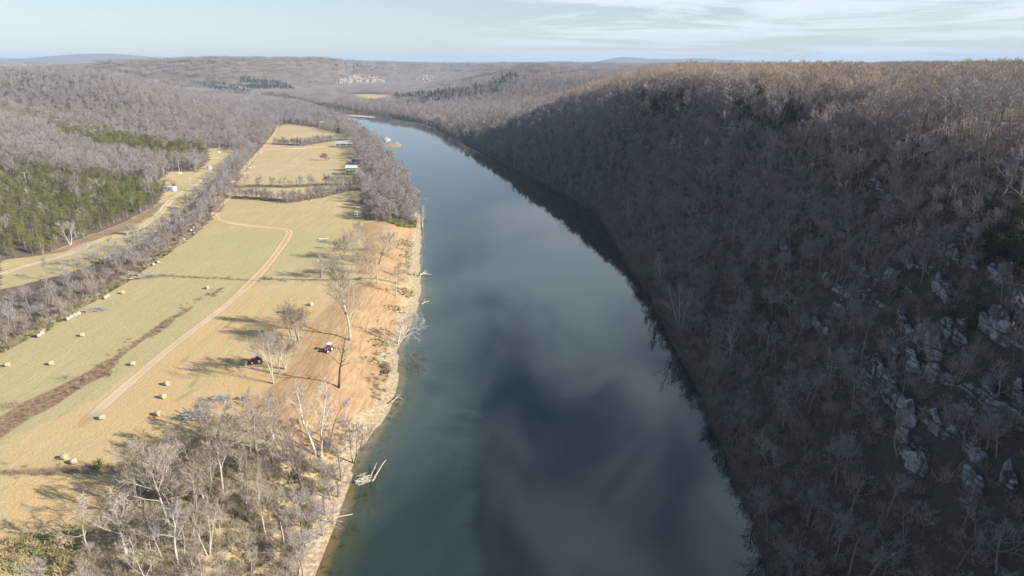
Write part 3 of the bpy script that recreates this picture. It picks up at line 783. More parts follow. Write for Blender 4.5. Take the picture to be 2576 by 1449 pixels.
hl = np.minimum.reduce([dist_line(x, y, H) for H in HLINE]) < 8
h = np.where(hl & inside(x, y, FIELD), h * .82, h)
h = np.where(inside(x, y, GROVE), h * .95, h)
hill = (x > 30) & (sdist(x, y, RIVER) > 0); h = np.where(hill & (z < 55), h * .86, h); h = np.where(hill & (y < 190), h * .85, h)
u, v, dep = project(x, y, z); vis = (u > 0) & (u < 2576) & (v - h * F / dep * .7 < 1440)
size = np.where(vis, h * F / dep, -1)
NEAR_N = 278
order = np.argsort(-size); near_i, rest_i = order[:NEAR_N], order[NEAR_N:]
tv = nr.randint(0, len(SPEC), len(x))
sc = h / 10.0; wide = sc * nr.uniform(.9, 1.25, len(x)) * np.where(hill, 1.08, np.where(inside(x, y, GROVE), .85, 1.0))
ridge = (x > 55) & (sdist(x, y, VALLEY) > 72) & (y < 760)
r_d = np.hypot(x, y)[rest_i]; sunlit_i = rest_i[ridge[rest_i]]; hi_i = rest_i[(r_d < 330) & ~ridge[rest_i]]; mid_i = rest_i[(r_d >= 330) & ~ridge[rest_i]]
def scl(i): return np.stack([wide[i], wide[i], sc[i]], -1)
scatter('near_woods', P_HI, np.stack([x, y, z], -1)[hi_i], tv[hi_i], spin(len(hi_i)), scl(hi_i), 'bare winter wood on the shaded bluff, in the field hedges and along the banks', 'wood')
scatter('ridge_woods', P_SUNLIT, np.stack([x, y, z], -1)[sunlit_i], tv[sunlit_i], spin(len(sunlit_i)), scl(sunlit_i), 'bare brown wood on the sunlit plateau above the bluff, sunlight painted into its twigs', 'wood')
mx, my = jitter(-1500, 1500, 560, 1560, 7.6); mz = fz(mx, my); md = np.hypot(mx, my)
k = in_view(mx, my, mz, 150) & wooded(mx, my) & (md >= 800) & (md < 1500) & (nr.uniform(0, 1, len(mx)) < .92); mx, my, mz = mx[k], my[k], mz[k]; n = len(mx); s2 = nr.uniform(.85, 1.35, n)
scatter('hillside_woods', P_MID, np.r_[np.stack([x, y, z], -1)[mid_i], np.stack([mx, my, mz], -1)], np.r_[tv[mid_i], nr.randint(0, 8, n)], spin(len(mid_i) + n),
        np.r_[scl(mid_i), np.stack([s2 * 1.2, s2 * 1.2, s2], -1)], 'grey bare wood covering the hillsides beyond the fields and bluff', 'wood')
fx, fy = jitter(-3000, 3200, 1100, 4600, 23); fzz = fz(fx, fy); fd = np.hypot(fx, fy)
CLIFF_KEEP = [atp([(838,178),(975,186),(985,214),(830,214)]), atp([(1035,186),(1095,188),(1095,209),(1035,210)])]
k = in_view(fx, fy, fzz, 120) & wooded(fx, fy) & (fd >= 1490); fx, fy, fzz = fx[k], fy[k], fzz[k]; n = len(fx); s3 = nr.uniform(.85, 1.2, n)
scatter('distant_woods', P_FAR, np.stack([fx, fy, fzz - np.maximum(np.hypot(fx, fy) - 3500, 0) ** 2 / 1.4e7 * .35], -1), nr.randint(0, 5, n), np.stack([np.zeros(n), np.zeros(n), nr.uniform(0, 6.28, n)], -1), np.stack([s3, s3, s3], -1),
        'far purple grey woods on the ridges behind the valley', 'wood')

# --- individual bare trees, the largest in the picture
PLACE = {}
def zone_of(x, y, z):
    if x > 20:
        if on_ledge(x, y, 9): return ('bare tree growing beside pale rock ledges on the shaded bluff', 'trees by the bluff ledges')
        if z < 9: return ('bare grey brown tree at the foot of the shaded bluff by the water', 'trees at the bluff foot')
        if z < 34: return ('bare tree on the shaded lower half of the bluff', 'trees low on the bluff')
        if z < 58: return ('bare tree high on the shaded bluff below its sunlit rim', 'trees high on the bluff')
        return ('bare sunlit tree on the rim of the bluff', 'trees on the bluff rim')
    if inside(x, y, GROVE):
        if x < -62: return ('grey bare tree on the field side of the riverside grove', 'grove trees beside the field')
        if x > -46: return ('bare tree in the grove beside the sandy river bank', 'grove trees beside the bank')
        return ('grey bare tree deep in the dense riverside grove', 'trees inside the grove')
    if inside(x, y, RIPAR): return ('bare tree in the riverside wood beyond the ploughed patch', 'trees of the far riverside wood')
    return ('bare tree in the hedgerow between hayfield and pale dirt road', 'trees of the long hedgerow')
LOOK = ['single trunked ', 'slender ', 'wide spreading ', 'two stemmed ', 'three stemmed ', 'tall narrow ', 'leaning ', 'crooked ']
def place_tree(kind, meshes, loc, s, w, rz, label, cat, group=None, leanv=(0, 0)):
    o = thing(kind, label, cat, loc, rz, group); o.scale = (w, w, s); o.rotation_euler = (leanv[0], leanv[1], rz)
    for nm, me in zip(('trunk', 'crown'), meshes):
        c = link(bpy.data.objects.new(nm, me)); c.parent = o
    return o
for i in near_i:
    X, Y, Z = float(x[i]), float(y[i]), float(z[i]); lab, grp = zone_of(X, Y, Z); t = int(tv[i])
    bottom = X < -40 and (bool(inside(X, Y, GROVE)) or rng.random() < .4)
    place_tree('bare_tree', (TAN_ME if bottom else HI_ME)[t], (X, Y, Z), float(sc[i]), float(wide[i]), rng.uniform(0, 6.28), LOOK[t] + lab, 'tree', LOOK[t] + grp, (rng.gauss(0, .05), rng.gauss(0, .05)))

# --- pines and cedars
px_, py_ = jitter(-420, -180, 225, 520, 4.6); k = (inside(px_, py_, PINEW) & (nr.uniform(0, 1, len(px_)) < .95)); bx, by = px_[k], py_[k]
px_, py_ = jitter(-950, -150, 400, 1200, 5.5); k = (inside(px_, py_, PBAND) & (nr.uniform(0, 1, len(px_)) < .6)); bx, by = np.r_[bx, px_[k]], np.r_[by, py_[k]]
band = [(110,318),(250,340),(400,368),(520,382),(524,402),(400,396),(270,372),(170,345)]
for _ in range(520):
    qu, qv = rng.uniform(110, 524), rng.uniform(318, 402)
    if bool(inside(qu, qv, band)): q = at(qu, qv); bx, by = np.r_[bx, q.x], np.r_[by, q.y]
k = wooded(bx, by); bx, by = bx[k], by[k]; bz = fz(bx, by); bh = nr.uniform(.55, 1.05, len(bx)) * np.where(inside(bx, by, PBAND), 1.35, 1); bt = nr.randint(0, 4, len(bx))
u, v, dep = project(bx, by, bz + 6); sz = np.where((u > 0) & (u < 2576) & (v < 1449), bh / dep, -1); o_ = np.argsort(-sz); a_, b_ = o_[:170], o_[170:]
def pine_zone(X, Y):
    if sdist(X, Y, STRIP) < 9: return ('yellow green pine at the edge of the pine wood by the scrub strip', 'pines on the wood edge')
    return ('olive green pine inside the dense pine wood left of the pale road', 'pines inside the wood')
for i in a_:
    X, Y = float(bx[i]), float(by[i]); lab, g = pine_zone(X, Y); s = float(bh[i])
    place_tree('pine_tree', PINE_ME[int(bt[i])], (X, Y, float(bz[i])), s, s * rng.uniform(1, 1.3), rng.uniform(0, 6.28), lab, 'pine tree', g)
scatter('pine_woods', P_PINE, np.stack([bx, by, bz], -1)[b_], bt[b_], spin(len(b_), .03), np.stack([bh * 1.15, bh * 1.15, bh], -1)[b_], 'green pine belt running along the left hill spur above the fields', 'pine wood')
EVER_PX = [([(1600,250),(1700,250),(1760,290),(1700,330),(1610,300)], 60, 1.15), ([(1840,255),(1950,245),(2060,290),(2040,340),(1850,345)], 70, 1.15), ([(1290,185),(1200,220),(1000,245),(1100,265),(1250,235),(1330,205)], 260, 1.7),
    ([(1560,200),(1750,215),(1760,250),(1580,240)], 40, 1.0), ([(2450,560),(2576,570),(2576,690),(2460,670)], 26, 1.0), ([(600,200),(700,205),(745,232),(640,232)], 120, 1.8), ([(840,160),(960,172),(975,182),(850,178)], 60, 1.8), ([(500,205),(620,222),(660,250),(590,245)], 90, 1.6)]
ex, ey, ez, es = [], [], [], []
for P, d, s in zip(CEDAR_PX, (.42, .5, .5, .55, .5, .5, .5), (2.0, 1, 1, .9, .9, 2.2, 2.0)):
    A = np.array(P); st = 6.0 if np.hypot(*A[0][:2]) < 700 else 9
    jx, jy = jitter(A[:, 0].min(), A[:, 0].max(), A[:, 1].min(), A[:, 1].max(), st); k = inside(jx, jy, P) & (nr.uniform(0, 1, len(jx)) < d) & wooded(jx, jy)
    ex += list(jx[k]); ey += list(jy[k]); es += list(np.full(k.sum(), s))
jx, jy = jitter(52, 330, 70, 900, 8); k = (fbm(jx * .03, jy * .03, 2, 95) > .62) & (nr.uniform(0, 1, len(jx)) < .5) & (sdist(jx, jy, VALLEY) > 8) & ~on_ledge(jx, jy) & (fz(jx, jy) < 66); ex += list(jx[k]); ey += list(jy[k]); es += [.85] * int(k.sum())
jx, jy = jitter(-900, -200, 400, 1300, 30); k = wooded(jx, jy) & (nr.uniform(0, 1, len(jx)) < .25); ex += list(jx[k]); ey += list(jy[k]); es += [1.0] * int(k.sum())
for poly, n, s in EVER_PX:
    us_, vs_ = [q[0] for q in poly], [q[1] for q in poly]
    for _ in range(n):
        qu, qv = rng.uniform(min(us_), max(us_)), rng.uniform(min(vs_), max(vs_))
        if bool(inside(qu, qv, poly)):
            q = at(qu, qv); ex.append(q.x); ey.append(q.y); es.append(s * rng.uniform(.8, 1.2))
ex, ey, es = map(np.array, (ex, ey, es)); ez = fz(ex, ey); es = es * nr.uniform(.7, 1.25, len(ex)); et = nr.randint(0, 3, len(ex))
u, v, dep = project(ex, ey, ez + 4); sz = np.where((u > 0) & (u < 2576) & (v < 1449) & (v > 150), es / dep, -1); o_ = np.argsort(-sz); a_, b_ = o_[:48], o_[48:]
for i in a_:
    X, Y, Z = float(ex[i]), float(ey[i]), float(ez[i]); s = float(es[i])
    lab = 'dark green cedar ' + ('low on the shaded bluff among bare trees' if Z < 32 else 'high on the shaded bluff among bare trees')
    place_tree('cedar_tree', CEDAR_ME[int(et[i])], (X, Y, Z), s, s, rng.uniform(0, 6.28), lab, 'cedar tree', 'cedars low on the bluff' if Z < 32 else 'cedars high on the bluff')
scatter('cedar_woods', P_CEDAR, np.stack([ex, ey, ez], -1)[b_], et[b_], spin(len(b_), .03), np.stack([es, es, es], -1)[b_], 'scattered dark cedars mixed through the bare hillside woods', 'cedar wood')

# --- undergrowth, tall grass
def dens_pts(P, step, keep):
    A = np.array([p[:2] for p in P]); jx, jy = jitter(A[:, 0].min(), A[:, 0].max(), A[:, 1].min(), A[:, 1].max(), step); k = inside(jx, jy, P) & (nr.uniform(0, 1, len(jx)) < keep) & (sdist(jx, jy, RIVER) > 3); return jx[k], jy[k]
gx, gy = dens_pts(GROVE, 1.7, .75); rx, ry = dens_pts(RIPAR, 3.2, .7)
hx, hy = jitter(-260, -70, 90, 520, 2.6); k = (hx < -75) & wooded(hx, hy) & (sdist(hx, hy, VALLEY) < 2) & ~inside(hx, hy, GROVE) & in_view(hx, hy, fz(hx, hy), 60) & (dist_line(hx, hy, FIELD, True) < 16) & (nr.uniform(0, 1, len(hx)) < .65); hx, hy = hx[k], hy[k]
lx, ly = [], []
for H, w in [(HEDGE, 1.2), (HEDGE2, 1.6), (DITCH, 1.5)] + [(H, 3.0) for H in HLINE]:
    for i in range(len(H) - 1):
        for _ in range(int(math.dist(H[i][:2], H[i + 1][:2]) * (.9 if len(H) > 8 else 1.3) * w / 1.5)):
            t = rng.random(); lx.append(H[i][0] + (H[i + 1][0] - H[i][0]) * t + rng.gauss(0, w)); ly.append(H[i][1] + (H[i + 1][1] - H[i][1]) * t + rng.gauss(0, w))
lx, ly = np.array(lx), np.array(ly); small = np.full(len(lx), .45)
kx, ky = jitter(46, 125, 75, 420, 2.5); kk = (sdist(kx, ky, RIVER) > .3) & in_view(kx, ky, fz(kx, ky), 60) & (nr.uniform(0, 1, len(kx)) < np.where(sdist(kx, ky, RIVER) < 7, 1.1, .6)); kx, ky = kx[kk], ky[kk]
wx, wy = jitter(-58, -28, 95, 330, 2.0); wd_ = sdist(wx, wy, RIVER); kk = (wd_ > 2.5) & (wd_ < 9) & (fbm(wx * .12, wy * .12, 2, 66) > .6) & ~inside(wx, wy, GROVE); wx, wy = wx[kk], wy[kk]
ux, uy = np.r_[gx, rx, hx, lx, kx, wx], np.r_[gy, ry, hy, ly, ky, wy]
us = np.r_[nr.uniform(.7, 1.5, len(gx)), nr.uniform(.9, 1.6, len(rx)), nr.uniform(.7, 1.5, len(hx)), nr.uniform(.3, .7, len(lx)), nr.uniform(.8, 1.5, len(kx)) * np.where(sdist(kx, ky, RIVER) < 6, 1.6, 1), nr.uniform(.4, .8, len(wx))]
n = len(ux); scatter('undergrowth', P_BRUSH, np.stack([ux, uy, fz(ux, uy)], -1), nr.randint(0, 3, n), spin(n, .1), np.stack([us * 1.2, us * 1.2, us], -1), 'tangled brown brush under the bare trees and along ditches and banks', 'undergrowth')
gx, gy = dens_pts(GROVE, 1.3, .6)
tx, ty = jitter(-240, -60, 90, 330, 1.2); dq = dist_line(tx, ty, FIELD, True); k = (tx < -100) & (dq < 4.5) & ~inside(tx, ty, FIELD) & (sdist(tx, ty, VALLEY) < 0); tx, ty = tx[k], ty[k]
bx2, by2 = jitter(-60, -28, 80, 330, 1.1); dq = sdist(bx2, by2, RIVER); k = (dq > 3.5) & (dq < 11) & (fbm(bx2 * .1, by2 * .1, 2, 61) > .58); bx2, by2 = bx2[k], by2[k]
LOWG = atp([(0,1360),(130,1345),(235,1340),(205,1449),(0,1440)]); qx, qy = dens_pts(LOWG, .9, .8)
GBUSH = atp([(975,560),(985,545),(1050,550),(1052,572),(1000,570)]); cx_, cy2 = dens_pts(GBUSH, .8, .9)
X = np.r_[gx, tx, bx2, qx, cx_]; Y = np.r_[gy, ty, by2, qy, cy2]; n = len(X)
gi_ = np.r_[nr.randint(0, 3, len(gx)), nr.choice([0, 2, 2], len(tx)), nr.choice([0, 1, 1], len(bx2)), nr.choice([0, 1, 2], len(qx)), np.full(len(cx_), 2)]
gs = np.r_[nr.uniform(.6, 1.1, len(gx)), nr.uniform(.8, 1.5, len(tx)), nr.uniform(.5, 1.0, len(bx2)), nr.uniform(.8, 1.5, len(qx)), nr.uniform(1.3, 2.0, len(cx_))]
scatter('tall_grass', P_GRASS, np.stack([X, Y, fz(X, Y)], -1), gi_, spin(n, .1), np.stack([gs, gs, gs], -1), 'rank dry and green grass along hedges, bank and grove floor', 'grass')
print('counts near', len(near_i), 'hi', len(hi_i), 'mid', len(mid_i) + len(mx), 'far', len(fx), 'pine', len(bx), 'cedar', len(ex), 'brush', len(ux), 'grass', n)

# ---------------------------------------------------------------- rock: bluff ledges and the far white cliffs
def rock_material(name, c0, c1, dark):
    k = NT(name, .95, .1); P = k.pos(); n = k.noise(P, .9, 6, .65)
    band = k.noise(k.pos((.12, .12, 1.6)), 1.1, 4, .6); stain = k.noise(k.pos((.8, .8, .10)), .7, 4, .6)
    c = k.mix(k.step(n, .3, .7), c0, c1); c = k.mix(k.step(band, .5, .6, 0, .9), c, dark); c = k.mix(k.step(stain, .5, .6, 0, .85), c, dark); c = k.mix(k.step(k.noise(P, .35, 4), .52, .62, 0, .8), c, tuple(q * 1.2 for q in dark))
    k.color(c); k.bump(k.math('ADD', n, k.math('MULTIPLY', band, 2.0)), .4, .7); return k.m
rock_material('bluff_rock', (.21,.21,.22), (.43,.43,.445), (.05,.047,.046))
rock_material('white_cliff', (.27,.24,.20), (.47,.42,.35), (.13,.115,.105))
def rock_band(name, A, B, h, th, mat, out, step, seed, tiers=3, depth=4.0):
    seed = int(seed * 10)
    """one weathered ledge: a broken face with bedding steps, a top and ends that run back into the slope"""
    L = math.hypot(B.x - A.x, B.y - A.y); nu = max(8, int(L / step)); nv = max(8, int(h / step * 1.2)); mb = MB(); O = Vector(out).normalized()
    us = np.linspace(0, 1, nu + 1)
    P = [A.lerp(B, t) for t in us]; gz = fz(np.array([p.x for p in P]), np.array([p.y for p in P]))
    for i, t in enumerate(us):
        p = P[i]; edge = min(1, 5 * t + .12, 5 * (1 - t) + .12)
        top = h * max(.03, -.5 + 2.55 * float(fbm(i * step * .22, seed, 3, 7))) * edge ** .6
        z0 = min(gz[i], p.z) - 1.2
        for j in range(nv + 1):
            s = j / nv; z = z0 + (top + 1.2) * s
            lay = math.floor(s * tiers + 1.2 * float(vnoise(i * step * .1, seed * 3.1, 5)))
            bl = float(vnoise(i * step * .35 + lay * 7.7, lay * 3.3 + seed, 8)); fine = float(fbm(i * step * .9, z * 1.3, 3, 9))
            cell = float(_hash(np.array(math.floor(i * step * .55 + 3 * bl)), np.array(lay), int(seed))); off = th * edge * (.15 + .7 * cell + .5 * (fine - .5) + .55 * (1 - lay / max(tiers, 1)))
            q = p + O * off; mb.v.append((q.x, q.y, z))
        for back in (.4, 1.0):
            q = p - O * depth * back; mb.v.append((q.x, q.y, z0 + top + 1.2 + .3 * float(vnoise(i * .4, back * 9, 2)) - (2.5 if back == 1 else 0)))
    m = nv + 3
    for i in range(nu):
        for j in range(m - 1): a = i * m + j; mb.face((a, a + m, a + m + 1, a + 1))
    mb.face(list(range(m))); mb.face(list(range(nu * m, nu * m + m))[::-1])
    return mb.build(name, mat)
LEDGE_LABEL = ['long pale limestone ledge with a bulging lower end at centre of the bluff rocks', 'pale crumbly ledge at the left end of the lower bluff rocks', 'slanting pale ledge low on the bluff under the crumbly one',
    'longest pale stone band running to the right picture edge', 'tall broken pale rock face near the upper right of the bluff', 'short blue grey ledge half way up the bluff, left of other rocks', 'small grey ledge just above the left upper bluff ledge',
    'thin grey ledge directly above the bulging ledge', 'high pale ledge under dark cedars at the right picture edge', 'grey ledge above the longest band near right picture edge', 'short ledge below the longest stone band',
    'slanting ledge below the longest band, further down the slope', 'small ledge at the lower right of the bluff rocks', 'grey ledge by a dark hollow in the middle of the bluff', 'small hollow ledge above the middle bluff hollow',
    'pale broken ledge far along the bluff near the river bend', 'flat topped ledge high on the bluff under the cedar clump', 'steep pale ledge low in the middle of the bluff', 'thin ledge under the right end of the longest band',
    'lowest ledge of the bluff rocks on the right', 'tiny pale ledge between trees left of the crumbly ledge']
for i, (A, B, h, th) in enumerate(LEDGES):
    far_ = 1.0 if A.y < 260 else 1.6
    tag(rock_band('rock_ledge', A, B, h * far_ * .56, th * .42, 'bluff_rock', (-1, -.25, 0), .36 * far_, i * 5.3 + 1, 5, .8), LEDGE_LABEL[i], 'rock ledge')
for i, ((u_, v_), du) in enumerate(ROCKS_SMALL):
    u_ = max(u_, 1990 + (v_ - 640) * .55); A, B = at(u_, v_), at(min(u_ + du, 2570), v_ + du * .78)
    tag(rock_band('rock_ledge', A, B, 1.3 + (i % 5) * .3, .7, 'bluff_rock', (-1, -.25, 0), .36, 300 + i * 7, 4, .6), 'short broken grey ledge among the bare trees of the shaded bluff', 'rock ledge', 'small ledges scattered over the bluff')
def cliff_from(px, h, step, seed, label):
    A, B = at(*px[0]), at(*px[1]); A.z = B.z = (A.z + B.z) / 2
    tag(rock_band('limestone_cliff', A, B, h * .9, h * .22, 'white_cliff', (-.1, -1, 0), step, seed, 3, 30), label, 'cliff')
CL = [(((830,208),(985,214)), 17, 'long white limestone cliff face above the far valley field'), (((850,197),(962,202)), 11, 'middle pale ledge above the long white cliff'),
      (((860,187),(930,190)), 8, 'topmost pale ledge above the long white cliff'), (((1042,206),(1080,208)), 14, 'small far pale cliff right of the long white cliff'), (((1055,194),(1095,197)), 10, 'topmost pale ledge of the small far cliff')]
for i, (p, h, lab) in enumerate(CL): cliff_from(p, h, 1.8, 40 + i * 3, lab)

# ---------------------------------------------------------------- single trees by the river and in the fields
SPOTS = []
def px_tree(base, top, label, kind='bare_tree', cat='tree', mats=('tan_bark', 'tan_twig'), seed=1, crk=.34, group=None, **kw):
    B = at(*base); d = ray(*top); t = B.y / d.y; T = Vector((d.x * t, B.y, CAM_Z + d.z * t)); h = max(T.z - B.z, 2.0); SPOTS.append((B.x, B.y))
    a = dict(n3=6, cr=h * crk * 1.12, lean=((T.x - B.x) / h * .9, 0), twig=.017 + .001 * h, r0=h * .017 + .03); a.update(kw)
    tr, cr = make_bare(seed, h, **a); o = thing(kind, label, cat, B, 0, group)
    tr.build('trunk', mats[0], o, True); cr.build('crown', mats[1], o); return o
PALE = ('pale_bark', 'pale_twig')
DARK = ('dark_bark', 'twig')
px_tree((718,928), (700,838), 'many stemmed bare tree right of the red tractor', seed=1, stems=5, first=.35, crk=.30)
px_tree((686,965), (640,848), 'two pale leaning trunks in front of the red tractor', seed=2, stems=2, first=.4, crk=.42, mats=('pale_bark', 'twig'))
px_tree((751,861), (715,770), 'fan shaped bare tree standing where the field meets the ploughed strip', seed=3, stems=4, first=.3, crk=.42)
for i, (b_, t_, lab, kw) in enumerate([((741,868),(728,786),'slim bare tree just left of the fan shaped one at the ploughed edge',dict(stems=2)), ((701,942),(664,846),'bare tree between the red tractor and the pale leaning trunks',dict(stems=2,first=.4)),
      ((760,850),(752,782),'small bare tree behind the fan shaped one at the ploughed edge',{}), ((862,652),(852,600),'broad low bare tree west of the upper ploughed patch',dict(stems=3,first=.2)), ((925,690),(918,630),'bare tree at the lower left corner of the upper ploughed patch',{}),
      ((975,642),(984,586),'bare tree in the middle of the upper ploughed patch',{}), ((846,690),(838,642),'bushy bare tree on the hedge line beside the low westernmost one',dict(stems=4,first=.15)), ((905,618),(898,566),'bare tree at the top left corner of the upper ploughed patch',{})]):
    px_tree(b_, t_, lab, seed=120 + i, **{**dict(crk=.42, n1=12, first=.3), **kw})
px_tree((852,975), (846,818), 'dark tall tree with stubby bare limbs beside the maroon tractor', seed=4, first=.42, n1=11, n2=4, n3=3, n4=2, crk=.20, mats=DARK, wob=.2)
px_tree((880,856), (885,680), 'tallest spreading bare tree in the middle of the ploughed strip', seed=5, first=.3, stems=1, n1=14, n2=7, crk=.36, spread=.62)
px_tree((1000,864), (1024,762), 'slim upright pale tree on the bank beside the leaning white sycamore', 'sycamore_tree', mats=PALE, seed=6, n1=8, n2=4, n3=3, n4=2, crk=.22, first=.4)
px_tree((1003,863), (1066,790), 'white sycamore leaning far out over the river', 'sycamore_tree', mats=PALE, seed=7, n1=12, crk=.5, first=.28, wob=.07, droop=.05)
px_tree((996,745), (995,668), 'small upright bare tree alone on the pale bank', seed=8, crk=.25, n1=8)
px_tree((940,670), (930,612), 'forked bare tree in the upper ploughed patch, left of two', seed=9, stems=2, crk=.45)
px_tree((953,665), (972,596), 'wide limbed bare tree in the upper ploughed patch, right of two', seed=10, crk=.5, spread=1.1, mats=DARK)
px_tree((898,656), (888,575), 'tall bare tree at the left edge of the upper ploughed patch', seed=11, crk=.36, stems=2)
px_tree((882,643), (872,590), 'bare tree just left of the tall one by the upper ploughed patch', seed=12, crk=.4)
px_tree((918,635), (912,570), 'bare tree behind the forked one at the upper ploughed patch', seed=13, crk=.36)
px_tree((806,700), (803,641), 'low bushy tree on the hedge line, westernmost over its long shadow', seed=14, stems=4, crk=.42, first=.15)
px_tree((897,684), (886,640), 'leaning low bare tree on the hedge line by the ploughed patch', seed=15, crk=.45)
px_tree((950,714), (948,622), 'thin bare pole tree on the hedge line, taller of two', seed=16, crk=.16, n1=7, n2=4)
px_tree((933,714), (930,660), 'thin bare pole tree on the hedge line, shorter of two', seed=17, crk=.18, n1=6, n2=4)
px_tree((1016,704), (1034,645), 'small leaning bare tree at the river end of the hedge line', seed=18, crk=.25)
px_tree((1021,666), (1031,600), 'bare tree at the bank edge of the upper ploughed patch', seed=19, crk=.3, n1=7)
px_tree((1063,574), (1068,508), 'dead pale tree with few limbs standing at the water edge', 'sycamore_tree', mats=PALE, seed=20, crk=.25, n1=6, n2=3, n3=2, n4=1)
px_tree((798,1146), (735,958), 'white sycamore leaning left at the top of the riverside grove', 'sycamore_tree', mats=PALE, seed=21, first=.45, n1=9, n2=5, n3=4, n4=3, crk=.24, spread=.75)
px_tree((807,1152), (815,958), 'tallest white sycamore standing upright at the top of the grove', 'sycamore_tree', mats=PALE, seed=22, first=.42, n1=10, n2=5, n3=4, n4=3, crk=.24, spread=.7)
px_tree((827,1126), (842,985), 'smaller pale tree just right of the tallest white sycamore', 'sycamore_tree', mats=('bark', 'pale_twig'), seed=23, first=.4, n1=8, crk=.25)
px_tree((650,1200), (640,1000), 'big rounded bare oak at the head of the riverside grove', seed=24, first=.38, n1=13, crk=.36, spread=1.0)
px_tree((547,1105), (547,978), 'slender pale barked tree beside the brush piles', seed=25, first=.3, n1=9, crk=.22, mats=('pale_bark', 'twig'))
px_tree((525,1092), (490,1010), 'bare tree arching left over the large brush pile', seed=26, first=.5, crk=.32, mats=('pale_bark', 'twig'))
px_tree((448,1424), (446,1262), 'pale straight tree in the near middle of the grove', seed=27, first=.5, n1=9, crk=.26, mats=('pale_bark', 'twig'))
px_tree((320,1395), (262,1272), 'pale tree leaning left over the field edge of the grove', seed=28, first=.4, crk=.4, mats=('pale_bark', 'pale_twig'))
px_tree((430,1330), (350,1150), 'large limbed tree arching left in the grove centre', seed=29, first=.38, n1=11, crk=.34, mats=('tan_bark', 'tan_twig'))
px_tree((757,1250), (758,1090), 'dark branched tree at the bank side of the grove', seed=30, first=.3, crk=.34, mats=DARK)
px_tree((560,1240), (540,1080), 'slim grey tree between the big oak and the arching pale tree', seed=31, first=.4, crk=.24)
px_tree((713,1370), (708,1260), 'thin grey tree near the sandy bank at the lower grove', seed=32, first=.45, crk=.22)
px_tree((817,404), (817,386), 'lone purple grey bush tree in the middle of the far pasture', seed=33, stems=6, first=.1, crk=.5, twig=.04)
px_tree((893,398), (892,377), 'thin bare tree standing behind the blue cabin', seed=34, crk=.2, twig=.03)
px_tree((215,672), (222,618), 'spreading bare tree in the open strip left of the hedgerow', seed=35, crk=.5)
px_tree((327,592), (335,565), 'dark tangle of a tree beside the pale dirt road', seed=36, stems=4, first=.1, crk=.6, twig=.04)
px_tree((178,617), (160,562), 'pale white barked tree at the front of the pine wood', 'sycamore_tree', mats=PALE, seed=37, crk=.42, stems=2)
px_tree((492,441), (488,428), 'small lone bare tree on the lawn above the pale road', seed=38, crk=.35, twig=.04)
# pale sycamores along the foot of the shaded bluff
for i, (b, t, kw, lab) in enumerate([((1668,728),(1650,628),dict(first=.15,n1=14,crk=.3,spread=.7),'tall feathery pale sycamore at the bluff foot'), ((1712,832),(1716,705),dict(stems=4,first=.3,crk=.22),'group of slim white stems from one root at the bluff foot'),
      ((1836,905),(1836,832),dict(first=.3,crk=.62,spread=1.2,n1=10,wob=.2),'white sycamore with broad crooked crown on the lower bluff'), ((1826,930),(1762,890),dict(first=.35,crk=.4,wob=.2,n1=8),'white tree bent low towards the river under the crooked one'),
      ((1935,1165),(1880,1095),dict(first=.4,crk=.42,wob=.2),'pale leaning sycamore near the lower bluff foot'), ((1952,1178),(1945,1122),dict(first=.5,crk=.4,wob=.22,n1=6,n2=4),'small pale forked tree right of the leaning sycamore'),
      ((1578,560),(1566,498),dict(stems=3,crk=.36),'pale three stemmed tree at the bluff foot, middle distance'), ((1632,588),(1622,545),dict(crk=.3),'pale small tree right of the three stemmed one'), ((1508,505),(1506,476),dict(crk=.3),'pale thin tree at the bluff foot further upstream'),
      ((1362,418),(1358,392),dict(crk=.35),'pale tree on the far shaded bluff foot')]):
    px_tree(b, t, lab, 'sycamore_tree', mats=PALE, seed=60 + i, **{**dict(n1=9, n2=5, n3=4, n4=2), **kw})
SYC = [make_bare(80 + i, 12, cr=4.2, stems=s, first=.25, n4=3, twig=.04) for i, s in enumerate((1, 3))]
SYC_ME = [(a.mesh('trunk', 'pale_bark'), b.mesh('crown', 'pale_twig')) for a, b in SYC]
for i in range(16):
    u = 1060 + i * 3.8 + rng.uniform(-6, 6); v = 308 + (u - 1060) * .17 + rng.uniform(-9, 2); p = at(u, v)
    place_tree('sycamore_tree', SYC_ME[i % 2], p, rng.uniform(.8, 1.1), rng.uniform(.9, 1.2), rng.uniform(0, 6.28), 'pale sycamore in the bright clump at the river bend', 'tree', 'sycamore clump at the river bend')
# shrubs
def shrub(px, h, w, mat, label, seed, leaf=False):
    p = at(*px); o = thing('shrub', label, 'shrub', p)
    if leaf:
        r = random.Random(seed); C = MB(); S = MB()
        for i in range(60):
            a = r.uniform(0, 6.28); q = Vector((math.cos(a) * w * r.random() * .5, math.sin(a) * w * r.random() * .5, h * r.uniform(.15, .95))); leafy(C, r, q, .3, 9); S.tube([(0, 0, -.2), q], [.05, .02], 3, False)
        C.build('foliage', mat, o); S.build('stems', 'bark', o)
    else: make_brush(seed, h, w, 60, .025).build('stems', mat, o)
    return o
shrub((250,1182), 2.3, 2.0, 'pine_leaf', 'yellow green bushy cedar on the lower field boundary', 1, True)
shrub((437,468), 4.0, 5.0, 'cedar_leaf', 'dark evergreen bush behind the white mobile home', 2, True); shrub((424,456), 3.0, 5.0, 'brush', 'grey round bush above the mobile home', 3)
shrub((665,703), 1.6, 3.0, 'brush', 'dark brush clump on the hedge line left of the dirt road', 4); shrub((270,945), 1.4, 4.5, 'brush', 'grey twiggy shrub beside the brown ditch', 5)
